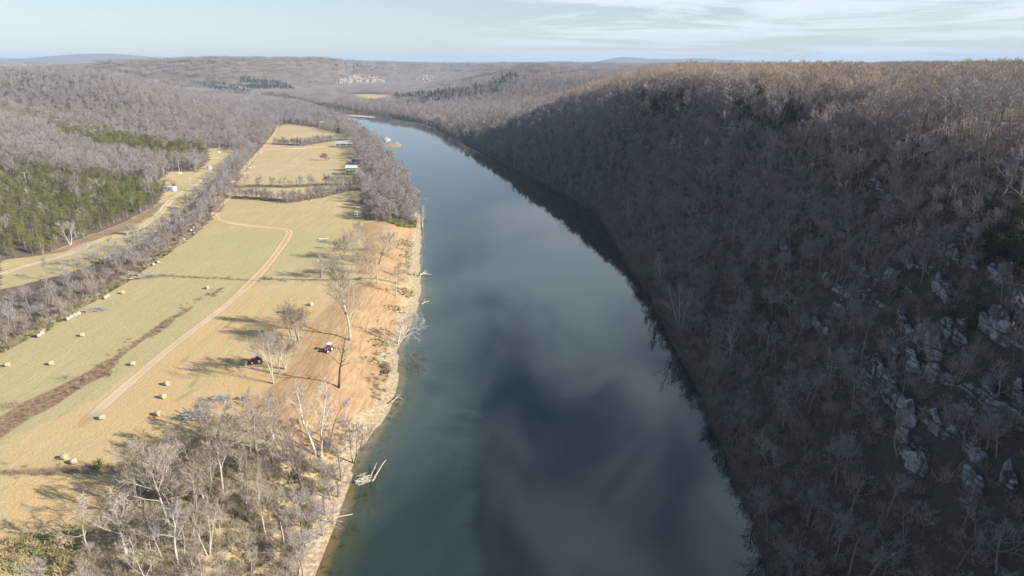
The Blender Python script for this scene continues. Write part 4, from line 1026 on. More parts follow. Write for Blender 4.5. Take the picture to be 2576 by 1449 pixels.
shrub((165,952), 1.3, 4.5, 'brush', 'low grey shrub on the field side of the brown ditch', 6); shrub((30,1022), 1.8, 5.0, 'brush', 'twiggy shrub nearest the left picture edge', 7); shrub((968,925), 1.6, 3.0, 'green_grass', 'dark green shrub on the sandy bank', 8, True)
shrub((530,424), 2.2, 2.6, 'cedar_leaf', 'dark bush beside the tiny white shed', 9, True)
for i, u in enumerate((622, 655, 690, 715, 760, 835)): shrub((u, 449.5), .9, 2.2, 'brush', 'small dark brush heap along the faint pasture track', 20 + i)['group'] = 'brush heaps along the pasture track'

# ---------------------------------------------------------------- hay bales
def hay_material(name, c0, c1):
    k = NT(name, .95, .05); P = k.pos(obj=True)
    n = k.noise(k.pos((1, 8, 8), obj=True), 2.4, 5, .7); k.color(k.mix(k.step(n, .3, .7), c0, c1)); k.bump(n, .06, .8); return k.m
hay_material('hay', (.42,.345,.24), (.58,.50,.37)); hay_material('hay_end', (.33,.245,.14), (.50,.39,.24)); hay_material('old_hay', (.29,.265,.235), (.45,.42,.37)); hay_material('old_hay_end', (.26,.23,.2), (.42,.38,.33))
def bale_parts(mat, end, seed):
    r = random.Random(seed); S, E = MB(), MB(); n = 28; prof = [(-.70, .70), (-.66, .77), (-.3, .80), (.1, .795), (.45, .80), (.66, .77), (.70, .70)]
    for xx, rad in prof:
        for k in range(n):
            a = 6.28318 * k / n; q = rad * (1 + .012 * r.gauss(0, 1)); S.v.append((xx, math.cos(a) * q, .78 + math.sin(a) * q * .985))
    for i in range(len(prof) - 1):
        for k in range(n): a, b = i * n + k, i * n + (k + 1) % n; S.face((a, b, b + n, a + n))
    for s in (-1, 1):
        b = len(E.v)
        for rad, dx in ((.70, .70), (.5, .715), (.3, .70), (.12, .725)):
            for k in range(n): a = 6.28318 * k / n; E.v.append((s * (dx + .01 * r.random()), math.cos(a) * rad, .78 + math.sin(a) * rad * .985))
        for j in range(3):
            for k in range(n):
                p, q = b + j * n + k, b + j * n + (k + 1) % n; E.face((p, q, q + n, p + n) if s > 0 else (p + n, q + n, q, p))
        E.face([b + 3 * n + k for k in range(n)][::s])
    return S.mesh('rolled_side', mat), E.mesh('cut_ends', end)
BALE, OLDB = bale_parts('hay', 'hay_end', 1), bale_parts('old_hay', 'old_hay_end', 2)
for a, b in (BALE, OLDB): shade(a)
def bale(px, label, rz, old=False, group=None):
    p = at(*px); o = thing('hay_bale', label, 'hay bale', (p.x, p.y, p.z - .04), rz, group); o.scale = (.8,) * 3
    for me, nm in zip(OLDB if old else BALE, ('rolled_side', 'cut_ends')):
        c = link(bpy.data.objects.new(nm, me)); c.parent = o
for px, lab, rz in [((20,922),'round bale at the left picture edge beyond the brown ditch',.2), ((130,918),'round bale between the left edge bale and the brown ditch',.35), ((208,846),'round bale in the greener field near the hedgerow weeds',.3),
      ((335,919),'lone round bale between the brown ditch and the faint track',.1), ((309,739),'small looking bale close to the hedgerow in the green field',.1), ((521,727),'pale wrapped bale near the head of the brown ditch',1.2),
      ((782,769),'greyish round bale near the edge of the ploughed soil',1.0), ((420,969),'topmost bale of the column of three in the stubble',-.4), ((411,1002),'middle bale of the column of three in the stubble',-.4), ((398,1045),'lowest bale of the column of three in the stubble',-.4),
      ((258,1055),'lone round bale just right of the faint farm track',.1), ((163,1155),'left one of two bales above the lower field boundary',-.2), ((188,1166),'right one of two bales above the lower field boundary',.25), ((617,919),'shaded round bale beside the red tractor',1.1)]:
    bale(px, lab, rz)
OLD = [((171,806),'four'),((180,801),'four'),((189,796.5),'four'),((198,792.5),'four'),((265,752),'two by the green weeds'),((271,748),'two by the green weeds'),((98,848),'pair nearest the left edge'),((106,842),'pair nearest the left edge'),
       ((386,668),'pair by the felled trunks'),((397,662),'pair by the felled trunks'),((463,605),None),((480,582),'pair halfway along'),((487,576),'pair halfway along'),((500,555),'trio'),((503,549),'trio'),((506,544),'trio'),((542,509.5),None),((321,592.5),None)]
NAME = {'four': 'weathered grey bale in the line of four by the hedgerow', 'two by the green weeds': 'weathered grey bale of the touching two by the green weeds', 'pair nearest the left edge': 'weathered bale of the hedgerow pair nearest the left picture edge',
        'pair by the felled trunks': 'weathered bale of the pair just beyond the felled trunks', 'pair halfway along': 'weathered bale of the pair halfway up the hedgerow', 'trio': 'weathered bale of the tight trio far up the hedgerow'}
for i, (px, g) in enumerate(OLD):
    if g: bale(px, NAME[g], .95 + rng.uniform(-.1, .1), True, 'bales: ' + g)
    else: bale(px, {10: 'single weathered bale between the hedgerow pairs', 16: 'single white bale where the red road rounds the hedgerow', 17: 'pale stone coloured bale beside the pale dirt road'}[i], .8, True)

# ---------------------------------------------------------------- felled wood
def brush_pile(px, L, w, h, rz, label, seed, mat='driftwood', n=46):
    r = random.Random(seed); p = at(*px); m = MB()
    for i in range(n):
        a = r.gauss(0, .35); c = Vector((r.uniform(-.5, .5) * L * .5, r.gauss(0, w * .25), r.uniform(.1, h))); q = L * r.uniform(.25, .5)
        d = Vector((math.cos(a), math.sin(a), r.gauss(0, .12))) * q; R0 = r.choice([.05, .07, .12, .2])
        m.tube(wander(r, c - d, d, q * 2, 4, .08, 0), [R0, R0 * .9, R0 * .75, R0 * .6, R0 * .3], 5)
        for k in range(3): s = c + d * r.uniform(-.9, .9); m.tube([s, s + Vector((r.gauss(0, .6), r.gauss(0, .6), abs(r.gauss(0, .5))))], [.035, .01], 3, False)
    o = m.build('brush_pile', mat); o.location = p; o.rotation_euler = (0, 0, rz); tag(o, label, 'brush pile')
plain('grey_wood', (.27,.26,.25), .95, .35, 2.0)
brush_pile((493,1050), 6.2, 2.6, 1.1, .15, 'largest grey heap of cut branches beside the grove', 1, 'grey_wood', 90)
brush_pile((552,1006), 5.0, 2.0, .8, .1, 'low grey branch heap behind the largest one', 2, 'grey_wood'); brush_pile((612,1004), 2.2, 1.4, .9, .4, 'small dark stump heap on the edge of the ploughed soil', 3, 'grey_wood', 24)
brush_pile((507,1022), 1.6, 1.0, .5, .2, 'tiny dark root heap between two larger grey heaps', 4, 'grey_wood', 18); brush_pile((726,788), 3.0, 2.0, 1.6, .2, 'grey snag heap at the left of the ploughed strip', 5, 'grey_wood', 30)
brush_pile((360,698), 13.0, 2.6, 1.0, .05, 'felled grey trunks lying on the hedge line by the hedgerow', 6, 'driftwood', 60); brush_pile((238,783), 7.0, 2.5, .9, .35, 'felled grey branches lying along the hedgerow weeds', 7, 'grey_wood', 50)
brush_pile((975,938), 2.6, 1.6, 1.4, .9, 'dark root heap on the sandy bank above the waterline', 8, 'brush', 36)
def log(pts, rad, label, forks=(), mat='driftwood', cat='driftwood', name='driftwood_log'):
    m = MB(); m.tube(spline(pts, .5), list(np.linspace(rad, rad * .4, len(spline(pts, .5)))), 7)
    for f in forks: m.tube(spline(f, .5), list(np.linspace(rad * .6, rad * .2, len(spline(f, .5)))), 6)
    tag(m.build(name, mat, smooth=True), label, cat)
def wp(u, v, z): p = flat(u, v, z); return Vector((p[0], p[1], z))
log([wp(936,1212,-.1), wp(950,1188,.4), wp(962,1168,.9), wp(971,1157,1.1)], .22, 'bleached trunk rising from the shallows, longer of two')
log([wp(931,1204,-.1), wp(938,1185,.35), wp(948,1164,.9)], .16, 'thin bleached trunk in the shallows, shorter of two', [[wp(938,1185,.35), wp(945,1176,.9)]])
brush_pile((912,1214), 3.0, 2.0, .9, .6, 'root tangle of the drowned tree in the shallows', 11, 'driftwood', 40)
log([wp(808,1308,.7), wp(835,1303,.6), wp(868,1297,.35), wp(890,1293,-.1)], .2, 'pale forked log lying from the sand into the water', [[wp(812,1309,.6), wp(840,1310,.4), wp(862,1312,0)]])
log([wp(758,1375,2.0), wp(790,1362,1.3), wp(812,1358,.7), wp(830,1352,.3)], .14, 'thin curved branch lying on the sandy bank near the frame bottom')
log([wp(1056,692,.9), wp(1068,688,.7), wp(1085,691,.1)], .3, 'pale fallen tree reaching from the bank into the river', [[wp(1062,690,.8), wp(1076,682,1.0)], [wp(1066,689,.7), wp(1078,694,.2)], [wp(1060,691,.8), wp(1072,678,1.4)]])
log([wp(985,1012,.8), wp(1000,1000,.4), wp(1012,1004,0)], .14, 'small bleached branch at the bend of the sandy bank', [[wp(995,1002,.5), wp(1008,990,.8)]])
log([wp(1060,765,.6), wp(1070,760,.4), wp(1080,757,.1)], .2, 'short grey log at the bank above the leaning sycamore', [[wp(1066,762,.5), wp(1070,750,.8)]])
log([wp(1908,1308,.5), wp(1950,1309,.7), wp(1984,1308,1.0)], .16, 'straight pale log lying at the foot of the dark bluff', [[wp(1984,1310,.9), wp(1981,1290,2.2)]])
log([at(802,603) + Vector((0, 0, .3)), at(816,602.5) + Vector((0, 0, .3)), at(826,602) + Vector((0, 0, .3))], .34, 'white log lying alone in the upper hayfield', mat='pale_bark', cat='log', name='felled_log')

# ---------------------------------------------------------------- buildings
def sheet_metal(name, c, metal=.0, rough=.45):
    k = NT(name, rough, .4); k.b.inputs['Metallic'].default_value = metal
    w = k.n('ShaderNodeTexWave'); w.inputs['Scale'].default_value = 2.2; k.put(w.inputs['Vector'], k.pos(obj=True)); n = k.noise(k.pos(obj=True), .8, 4)
    k.color(k.mix(k.step(n, .3, .75, 0, .3), c, tuple(v * .7 for v in c))); k.bump(w.outputs['Fac'], .04, .6); return k.m
def boards(name, c):
    k = NT(name, .75, .2); n = k.noise(k.pos((6, 6, .5), obj=True), 1.2, 4); k.color(k.mix(n, tuple(v * .72 for v in c), c)); return k.m
sheet_metal('white_roof', (.62,.62,.64)); sheet_metal('grey_roof', (.40,.41,.44)); sheet_metal('blue_roof', (.16,.42,.68))
boards('green_wall', (.30,.58,.20)); boards('grey_wall', (.34,.35,.36)); boards('blue_wall', (.035,.16,.42)); boards('timber', (.42,.36,.28)); boards('white_wall', (.72,.72,.70)); boards('green_trim', (.18,.40,.14))
plain('glass', (.03,.04,.05), .12, .1, 3, .6); plain('white_paint', (.8,.8,.78), .5, .05); plain('dark_metal', (.05,.05,.055), .5); plain('rubber', (.022,.022,.023), .85); plain('door_paint', (.5,.48,.44), .6)
def window(P, c, w, h, ax, frame='white_paint'):
    """frame and pane as a part with its own sub-part; ax 'x' = in a wall that runs along x (facing -y), 'y' = along y (facing +-x)"""
    f = MB(); t = .09; x, y, z = c
    def b(m, dx, dz, sx, sz, d): m.box((x + dx, y, z + dz) if ax == 'x' else (x, y + dx, z + dz), (sx, d, sz) if ax == 'x' else (d, sx, sz))
    b(f, -w / 2, 0, t, h + t, .1); b(f, w / 2, 0, t, h + t, .1); b(f, 0, h / 2, w - t, t, .1); b(f, 0, -h / 2, w - t, t, .1); b(f, 0, 0, t * .6, h - t, .08)
    o = f.build('window', frame, P); g = MB(); b(g, 0, 0, w - t, h - t, .04); g.build('pane', 'glass', o); return o
def gable(m, x0, x1, y0, y1, z0, rise, over=.4, t=.12):
    """roof of two slabs, ridge along x"""
    ym = (y0 + y1) / 2
    for s, ya in ((1, y0 - over), (-1, y1 + over)):
        za = z0 - rise * over / (ym - y0)
        q = [(x0 - over, ya, za), (x1 + over, ya, za), (x1 + over, ym, z0 + rise), (x0 - over, ym, z0 + rise)]; b = len(m.v)
        m.v += q + [(p[0], p[1], p[2] + t) for p in q]
        for f in ((0,3,2,1),(4,5,6,7),(0,1,5,4),(1,2,6,5),(2,3,7,6),(3,0,4,7)): m.face(b + i for i in (f if s > 0 else f[::-1]))
def gable_x(m, x0, x1, y0, y1, z0, rise, over=.4):
    g = MB(); gable(g, y0, y1, x0, x1, z0, rise, over); b = len(m.v); m.v += [(p[1], p[0], p[2]) for p in g.v]; m.f += [tuple(b + i for i in f[::-1]) for f in g.f]; m.mi += [0] * len(g.f)
# green cabin on stilts
p = at(884, 441); g = thing('stilt_cabin', 'two storey green cabin on stilts with a white metal roof', 'cabin', p, -.04)
W, D, S, H = 8.0, 6.0, 1.5, 4.2
m = MB(); m.box((0, D / 2, S + H / 2), (W, D, H)); q = [(-W / 2, 0, S + H), (-W / 2, D, S + H), (-W / 2, D / 2, S + H + 1.1)]; m.poly(q); m.poly([(-a, b, c) for a, b, c in q][::-1]); m.build('wall', 'green_wall', g)
m = MB(); gable(m, -W / 2, W / 2, 0, D, S + H, 1.35, .5); m.build('roof', 'white_roof', g)
m = MB(); m.box((0, -1.0, S + .1), (W + .2, 2.0, .16)); m.build('deck', 'timber', g)
for i in range(5):
    for yy in (-1.8, .3, D - .3): MB().box((-W / 2 + .2 + i * (W - .4) / 4, yy, S / 2 - .2), (.22, .22, S + .4)).build('stilt', 'timber', g)
m = MB(); m.box((0, -1.95, S + 1.1), (W + .2, .08, .1)); m.box((0, -1.95, S + .65), (W + .2, .05, .06)); [m.box((-W / 2 + i * W / 8, -1.95, S + .6), (.08, .07, 1.0)) for i in range(9)]; m.build('railing', 'green_trim', g)
m = MB(); m.box((0, -1.0, S + 2.5), (W + .1, 2.1, .12)); m.build('porch_roof', 'green_trim', g)
for x_ in (-3.9, -1.3, 1.3, 3.9): MB().box((x_, -1.9, S + 1.3), (.14, .14, 2.3)).build('porch_post', 'green_trim', g)
for x_ in (-2.7, .3, 2.6): window(g, (x_, -.04, S + 1.3), 1.1, 1.2, 'x')
for x_ in (-2.6, 0, 2.6): window(g, (x_, -.04, S + 3.35), 1.0, .9, 'x')
window(g, (-W / 2 - .04, D / 2, S + 3.2), 1.0, 1.0, 'y'); m = MB(); m.box((-1.2, -.05, S + 1.2), (.95, .08, 2.0)); d_ = m.build('door', 'door_paint', g); MB().box((-.85, -.12, S + 1.15), (.08, .06, .12)).build('handle', 'dark_metal', d_)
m = MB(); [m.box((W / 2 + .6 , -1.9 - i * .3, S - .1 - i * .25), (1.1, .3, .08)) for i in range(6)]; m.build('stairs', 'timber', g)
# blue cabin
p = at(895, 413); g = thing('blue_cabin', 'small bright blue cabin with pale blue gable roof', 'cabin', p, -.12)
W, D, H = 6.6, 6.5, 2.7
m = MB(); m.box((0, D / 2, H / 2 + .6), (W, D, H)); q = [(-W / 2, 0, H + .6), (W / 2, 0, H + .6), (0, 0, H + 2.0)]; m.poly(q); m.poly([(a, D, c) for a, b, c in q][::-1]); m.build('wall', 'blue_wall', g)
m = MB(); gable_x(m, -W / 2, W / 2, -1.8, D, H + .6, 1.55, .5); m.build('roof', 'blue_roof', g); MB().box((0, -.95, .52), (W, 1.9, .14)).build('deck', 'timber', g)
for x_ in (-3.1, -1.1, 1.1, 3.1): MB().box((x_, -1.75, 1.9), (.16, .16, 2.65)).build('porch_post', 'blue_roof', g)
m = MB(); m.box((0, -1.8, 1.5), (W, .07, .09)); m.box((0, -1.8, 1.05), (W, .05, .06)); m.build('railing', 'blue_roof', g)
window(g, (-1.9, -.04, 2.0), 1.1, 1.1, 'x'); window(g, (1.9, -.04, 2.0), 1.1, 1.1, 'x'); m = MB(); m.box((0, -.05, 1.65), (.95, .08, 2.0)); m.build('door', 'white_paint', g)
window(g, (-W / 2 - .04, 3, 2.0), 1.0, 1.0, 'y')
for x_ in (-3, 0, 3):
    for y_ in (-1.7, 2.5, 6.2): MB().box((x_, y_, .2), (.3, .3, .8)).build('pier', 'timber', g)
# long grey house
p = at(867, 370); g = thing('long_house', 'long grey house with full width porch and grey metal roof', 'house', p, .02)
W, D, S, H = 17.0, 8.0, .9, 2.7
m = MB(); m.box((0, D / 2, S + H / 2), (W, D, H)); q = [(-W / 2, 0, S + H), (-W / 2, D, S + H), (-W / 2, D / 2, S + H + 1.5)]; m.poly(q); m.poly([(-a, b, c) for a, b, c in q][::-1]); m.build('wall', 'grey_wall', g)
m = MB(); gable(m, -W / 2, W / 2, -1.4, D, S + H, 2.1, .5); m.build('roof', 'grey_roof', g); MB().box((0, -1.3, S - .1), (W, 2.6, .2)).build('deck', 'timber', g)
for i in range(7): MB().box((-W / 2 + .3 + i * (W - .6) / 6, -2.2, S + 1.1), (.2, .2, 2.3)).build('porch_post', 'white_paint', g)
for i in range(7): MB().box((-W / 2 + .3 + i * (W - .6) / 6, -2.2, S / 2 - .2), (.3, .3, S)).build('pier', 'timber', g)
m = MB(); m.box((0, -2.5, S + .9), (W, .07, .1)); m.box((0, -2.5, S + .5), (W, .05, .06)); m.build('railing', 'white_paint', g)
for x_ in (-6.4, -2.9, .4, 4.2, 6.9): window(g, (x_, -.04, S + 1.4), 1.4, 1.2, 'x')
for x_ in (-4.6, 2.3): m = MB(); m.box((x_, -.05, S + 1.05), (1.0, .08, 2.1)); m.build('door', 'white_paint', g)
m = MB(); m.box((-W / 2 - 2.2, -1.3, S * .45), (4.6, 1.3, .12), M=Matrix.Rotation(-.17, 3, 'Y')); m.build('ramp', 'timber', g)
MB().box((5.2, 5.2, S + H + 1.7), (.7, .7, 1.6)).build('chimney', 'grey_wall', g)
# far house among the trees
p = at(813, 318); g = thing('far_house', 'farthest grey house with shining roof beyond the tree line', 'house', p, .1)
W, D, H = 8.0, 7.0, 4.0
m = MB(); m.box((0, D / 2, 1 + H / 2), (W, D, H)); q = [(-W / 2, 0, 1 + H), (-W / 2, D, 1 + H), (-W / 2, D / 2, 2.4 + H)]; m.poly(q); m.poly([(-a, b, c) for a, b, c in q][::-1]); m.build('wall', 'grey_wall', g)
m = MB(); gable(m, -W / 2, W / 2, -.8, D, 1 + H, 1.7, .5); m.build('roof', 'white_roof', g); m = MB(); m.box((0, -.9, 1.0), (W, 1.8, .2)); m.build('deck', 'timber', g)
for x_ in (-3.6, 0, 3.6): MB().box((x_, -1.6, 2.4), (.2, .2, 4.8)).build('post', 'white_paint', g)
for x_ in (-2, 2): window(g, (x_, -.04, 2.6), 1.2, 1.3, 'x')
m = MB(); m.box((0, 3.5, .4), (W - .6, D - .6, 1.2)); m.build('footing', 'timber', g)
# white mobile home
p = at(422, 482); g = thing('mobile_home', 'white mobile home beside a dark evergreen bush', 'mobile home', p, -.22)
W, D, H = 8.6, 3.6, 2.4
m = MB(); m.box((0, D / 2, .5 + H / 2), (W, D, H)); m.build('wall', 'white_wall', g); m = MB(); gable(m, -W / 2, W / 2, 0, D, .5 + H, .35, .15); m.build('roof', 'white_roof', g); MB().box((0, D / 2, .22), (W - .3, D - .3, .55)).build('skirting', 'grey_wall', g)
for x_ in (-3.2, -.9, 3.0): window(g, (x_, -.04, 1.9), 1.1, .9, 'x')
d_ = MB().box((1.2, -.05, 1.55), (.9, .08, 1.95)).build('door', 'grey_wall', g); MB().box((1.2, -.7, .25), (1.3, 1.2, .5)).build('step', 'timber', g)
# tiny shed
p = at(523, 426.5); g = thing('shed', 'tiny white shed at the top of the lawn beside a bush', 'shed', p, -.1)
m = MB(); m.box((0, 1.5, 1.1), (3, 3, 2.2)); m.build('wall', 'white_wall', g); m = MB(); gable(m, -1.5, 1.5, 0, 3, 2.2, .7, .25); m.build('roof', 'grey_roof', g); MB().box((.3, -.04, 1.0), (1.0, .08, 1.9)).build('door', 'grey_wall', g)

# ---------------------------------------------------------------- vehicles
plain('tractor_red', (.36,.025,.025), .35, .1, 3, .5); plain('tractor_maroon', (.15,.05,.075), .45, .15, 3, .4); plain('rim_white', (.7,.68,.64), .5); plain('lamp', (.8,.78,.7), .2, .05, 3, .6); plain('van_white', (.78,.79,.8), .35, .05, 3, .5)
def wheel(P, x, y, r, w, rim='rim_white'):
    m = MB(); n = 20; prof = [(-w / 2, r * .62), (-w / 2, r * .93), (-w * .35, r), (w * .35, r), (w / 2, r * .93), (w / 2, r * .62)]
    for yy, q in prof:
        for k in range(n): a = 6.28318 * k / n; e = q * (1.03 if (k % 2 and q == r) else 1); m.v.append((x + math.cos(a) * e, y + yy, r + math.sin(a) * e))
    for i in range(len(prof)):
        for k in range(n): a, b = i * n + k, i * n + (k + 1) % n; c, d = ((i + 1) % len(prof)) * n + k, ((i + 1) % len(prof)) * n + (k + 1) % n; m.face((a, b, d, c))
    o = m.build('wheel', 'rubber', P); k = MB(); k.cyl((x, y - w * .32, r), (x, y + w * .32, r), r * .63, 16); k.cyl((x, y - w * .4, r), (x, y + w * .4, r), r * .2, 10); k.build('rim', rim, o); return o
def tractor(px, rz, paint, label, cab=True, tool=True, s=1.0):
    p = at(*px); g = thing('tractor', label, 'tractor', p, rz); g.scale = (s, s, s)   # front = +x
    for y_ in (-.85, .85): wheel(g, -.75, y_, .82, .46); wheel(g, 1.25, y_ * .86, .52, .32)
    m = MB(); m.box((.15, 0, .85), (2.7, .55, .5)); m.box((1.25, 0, .55), (.25, 1.3, .2)); m.box((-.75, 0, .82), (.3, 1.3, .3)); m.build('chassis', 'dark_metal', g)
    m = MB(); q = [(.2, 1.1), (1.75, 1.05), (1.85, 1.35), (1.7, 1.55), (.2, 1.72)]
    a = len(m.v); m.v += [(x_, -.36, z_) for x_, z_ in q] + [(x_, .36, z_) for x_, z_ in q]; m.face(range(a + 4, a - 1, -1)); m.face(range(a + 5, a + 10)); [m.face((a + i, a + (i + 1) % 5, a + 5 + (i + 1) % 5, a + 5 + i)) for i in range(5)]
    b_ = m.build('bonnet', paint, g); [MB().box((1.83, y_, 1.25), (.06, .2, .14)).build('headlight', 'lamp', b_) for y_ in (-.2, .2)]; MB().cyl((.9, .28, 1.6), (.9, .28, 2.25), .05, 8).build('exhaust', 'dark_metal', g)
    for y_ in (-.85, .85):
        m = MB(); m.tube([(-.75 + math.cos(t) * .98, y_, .82 + math.sin(t) * .92) for t in np.linspace(.3, 2.9, 9)], [.1] * 9, 4); m.box((-.75, y_, 1.72), (1.0, .5, .06)); m.build('fender', paint, g)
    m = MB(); m.box((-.75, 0, 1.35), (.5, .5, .12)); m.box((-1.0, 0, 1.62), (.1, .5, .5)); m.build('seat', 'rubber', g); m = MB(); m.tube([(-.02 + 0 , math.cos(t) * .19, 1.78 + math.sin(t) * .19) for t in np.linspace(0, 6.283, 13)], [.02] * 13, 5); m.tube([(.15, 0, 1.5), (-.02, 0, 1.78)], [.025, .025], 5); m.build('steering_wheel', 'rubber', g)
    m = MB(); [m.tube([(x_, y_, 1.2), (x_ * .95, y_ * .92, 2.62)], [.05, .05], 5) for x_ in (-1.3, .12) for y_ in (-.62, .62)]; m.build('cab_frame', 'dark_metal', g)
    m = MB(); m.box((-.6, 0, 2.68), (1.75, 1.5, .13)); m.build('roof', 'white_paint', g)
    if cab:
        for y_ in (-.6, .6): MB().box((-.6, y_, 2.0), (1.25, .03, 1.1)).build('window', 'glass', g)
        MB().box((.09, 0, 2.05), (.03, 1.1, 1.0)).build('windscreen', 'glass', g)
    if tool:
        m = MB(); [m.tube([(.35, y_, 1.3), (1.5, y_, 1.25), (2.35, y_, .45)], [.08, .08, .07], 5) for y_ in (-.55, .55)]; m.build('loader_arm', paint, g)
        m = MB(); m.box((2.4, 0, .12), (.75, 1.9, .05)); m.box((2.08, 0, .42), (.06, 1.9, .6)); [m.box((2.4, y_, .35), (.7, .05, .5)) for y_ in (-.93, .93)]; m.build('bucket', 'dark_metal', g)
    m = MB(); m.box((-1.75, 0, .55), (.1, 1.3, .1)); m.box((-1.55, .3, .6), (.5, .08, .08)); m.box((-1.55, -.3, .6), (.5, .08, .08)); m.build('hitch', 'dark_metal', g)
    return g
tractor((646,913), 3.5, 'tractor_red', 'red tractor with white roof and front bucket among leaning trees', s=.95)
g = tractor((826,884), 4.3, 'tractor_maroon', 'maroon tractor with roll bar working the ploughed soil', cab=False, tool=False, s=.85)
m = MB(); m.box((-2.3, 0, .42), (.12, 2.0, .12)); m.box((-2.9, 0, .42), (.12, 2.0, .12)); [m.box((-2.6, y_, .42), (.7, .1, .1)) for y_ in (-.9, -.3, .3, .9)]; [m.box((x_, y_, .2), (.06, .06, .5)) for x_ in (-2.3, -2.9) for y_ in (-.9, -.45, 0, .45, .9)]; m.build('cultivator', 'dark_metal', g)
# camper trailer
p = at(899, 542); g = thing('camper_trailer', 'small rounded white camper trailer parked beside the riverside wood', 'camper', p, 1.35)
m = MB(); q = [(-1.5, .45), (1.5, .45), (1.72, .9), (1.6, 1.7), (1.2, 2.25), (.5, 2.45), (-.6, 2.45), (-1.25, 2.2), (-1.65, 1.6), (-1.72, .9)]; n = len(q)
for y_ in (-.95, .95): m.v += [(a, y_, b) for a, b in q]
m.face(range(n)); m.face(range(2 * n - 1, n - 1, -1)); [m.face((i, n + i, n + (i + 1) % n, (i + 1) % n)) for i in range(n)]; m.build('body', 'van_white', g)
for y_ in (-.97, .97): window(g, (.5, y_, 1.6), .9, .6, 'x', 'grey_roof'); 
window(g, (-1.66, 0, 1.62), .9, .55, 'y', 'grey_roof'); MB().box((-.7, -.97, 1.3), (.65, .05, 1.55)).build('door', 'white_wall', g)
for y_ in (-.85, .85): wheel(g, 0, y_, .34, .2)
m = MB(); m.tube([(1.6, -.5, .5), (2.7, 0, .5)], [.05, .05], 4); m.tube([(1.6, .5, .5), (2.7, 0, .5)], [.05, .05], 4); m.tube([(2.6, 0, -.02), (2.6, 0, .7)], [.05, .05], 6); m.build('drawbar', 'dark_metal', g)
# white pickup by the green cabin
p = at(921, 444); g = thing('pickup_truck', 'white pickup truck parked right of the green cabin', 'pickup', p, .3)
m = MB(); m.box((0, 0, .72), (5.2, 1.85, .55)); m.box((1.75, 0, 1.08), (1.5, 1.75, .22)); [m.box((-1.55, y_, 1.12), (2.0, .1, .3)) for y_ in (-.87, .87)]; m.box((-2.55, 0, 1.12), (.1, 1.75, .3)); m.build('body', 'van_white', g)
m = MB(); q = [(-.5, 1.0), (1.25, 1.0), (.65, 1.72), (-.35, 1.75)]; a = 0; m.v = [(x_, -.85, z_) for x_, z_ in q] + [(x_, .85, z_) for x_, z_ in q]; m.face((0, 1, 2, 3)); m.face((7, 6, 5, 4)); [m.face((i, 4 + i, 4 + (i + 1) % 4, (i + 1) % 4)) for i in range(4)]; c = m.build('cab', 'van_white', g)
for y_ in (-.87, .87): MB().box((.2, y_, 1.4), (.95, .03, .45)).build('window', 'glass', c)
MB().box((.98, 0, 1.38), (.05, 1.5, .5), M=Matrix.Rotation(-.7, 3, 'Y')).build('windscreen', 'glass', c)
for x_ in (-1.6, 1.65):
    for y_ in (-.85, .85): wheel(g, x_, y_, .38, .25)
for y_ in (-.7, .7): MB().box((2.6, y_, .8), (.05, .3, .18)).build('headlight', 'lamp', g)
# propane tanks
def tank(px, label, rz, s=1.0):
    p = at(*px); g = thing('propane_tank', label, 'tank', p, rz); g.scale = (s, s, s)
    m = MB(); pr = [(-1.5, .05), (-1.42, .3), (-1.2, .45), (1.2, .45), (1.42, .3), (1.5, .05)]; m.tube([(a, 0, .75) for a, b in pr], [b for a, b in pr], 14); m.build('vessel', 'white_paint', g, True)
    for x_ in (-.8, .8): MB().box((x_, 0, .15), (.15, .7, .4)).build('foot', 'grey_wall', g)
    MB().cyl((0, 0, 1.15), (0, 0, 1.38), .16, 10).build('valve_cover', 'white_paint', g)
tank((550,385), 'white propane tank lying in the small hollow pasture', .1); tank((453,438), 'white propane tank on the lawn under the tree row', .5, .9)
# pale stone heaps beside the red road
plain('pale_stone', (.62,.58,.52), .9, .25, 1.5)
def stone_heap(px, n, sp, label, seed):
    r = random.Random(seed); p = at(*px); m = MB()
    for i in range(n):
        c = Vector((r.gauss(0, sp), r.gauss(0, sp * 2.5), r.uniform(.1, .5))); s = r.uniform(.35, .8); b = len(m.v)
        for a, th in [(0, 0)] + [(k * 1.047, j) for j in (1, 2) for k in range(6)] + [(0, 3)]:
            ph = th / 3 * math.pi; m.v.append((c.x + s * math.sin(ph) * math.cos(a) * r.uniform(.75, 1.1), c.y + s * math.sin(ph) * math.sin(a) * r.uniform(.75, 1.1), c.z + s * .7 * math.cos(ph)))
        for k in range(6): k2 = (k + 1) % 6; m.face((b, b + 1 + k, b + 1 + k2)); m.face((b + 1 + k, b + 7 + k, b + 7 + k2, b + 1 + k2)); m.face((b + 7 + k, b + 13, b + 7 + k2))
    o = m.build('stone_heap', 'pale_stone'); o.location = p; o.rotation_euler = (0, 0, -.35); tag(o, label, 'stone heap')
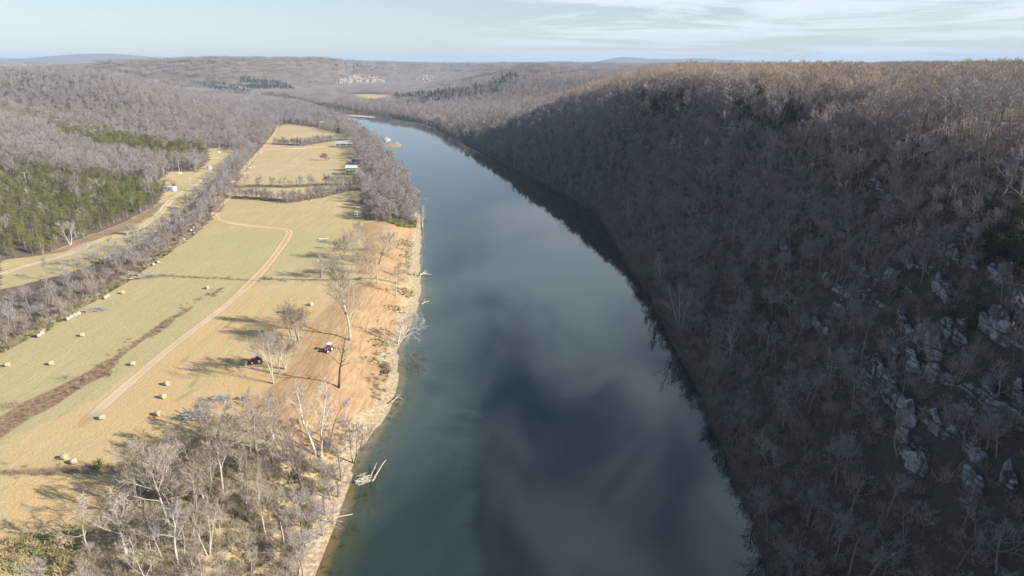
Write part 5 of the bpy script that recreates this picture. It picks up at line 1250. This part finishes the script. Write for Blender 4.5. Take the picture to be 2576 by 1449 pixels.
stone_heap((612,437), 16, 1.4, 'long pale stone heap by the red road junction', 1); stone_heap((628,422), 8, .9, 'short pale stone heap farther along the red road', 2); stone_heap((585,459), 6, .8, 'small pale stone heap nearest the red road bend', 3); stone_heap((656,384), 8, 1.0, 'farthest pale stone heap beside the red road near the driveway', 4)

# ---------------------------------------------------------------- utility poles
plain('pole_wood', (.42,.37,.32), .9, .2, 1.0)
def pole(px, h, label, rz):
    p = at(*px); g = thing('utility_pole', label, 'utility pole', p, rz)
    m = MB(); m.tube([(0, 0, -.5), (0, 0, h)], [.20, .13], 8); m.build('post', 'pole_wood', g); MB().box((0, .16, h - .6), (2.6, .12, .16)).build('crossarm', 'pole_wood', g)
    for x_ in (-1.15, 0, 1.15): MB().cyl((x_, .16, h - .52), (x_, .16, h - .28), .06, 8).build('insulator', 'white_paint', g)
    return g, p
PO = [pole((796,372), 10, 'utility pole behind the white driveway in the far pasture', .3), pole((481,475), 8, 'utility pole beside the pale road right of the mobile home', .8), pole((694,322), 10, 'utility pole where the red road meets the far tree line', .3), pole((70,478), 11, 'grey utility pole rising from the left pine wood', .3), pole((452,436), 10, 'grey utility pole in front of the tall tree row above the lawn', .6)]

# ---------------------------------------------------------------- air
def haze():
    m = bpy.data.materials.new('haze'); m.use_nodes = True; t = m.node_tree; t.nodes.clear()
    o = t.nodes.new('ShaderNodeOutputMaterial'); v = t.nodes.new('ShaderNodeVolumePrincipled'); v.inputs['Color'].default_value = (.55, .72, .96, 1); v.inputs['Density'].default_value = HAZE; v.inputs['Anisotropy'].default_value = 0.0
    t.links.new(v.outputs[0], o.inputs['Volume']); MATS['haze'] = m
    mb = MB(); x0, x1, y0, y1, z0, z1 = -17500, 17500, -900, 20500, -24, 262; mb.box(((x0 + x1) / 2, (y0 + y1) / 2, (z0 + z1) / 2), (x1 - x0, y1 - y0, z1 - z0))
    o = mb.build('haze', 'haze'); o['kind'] = 'stuff'; o.display_type = 'WIRE'; return o
HAZE = 9.5e-5
haze()
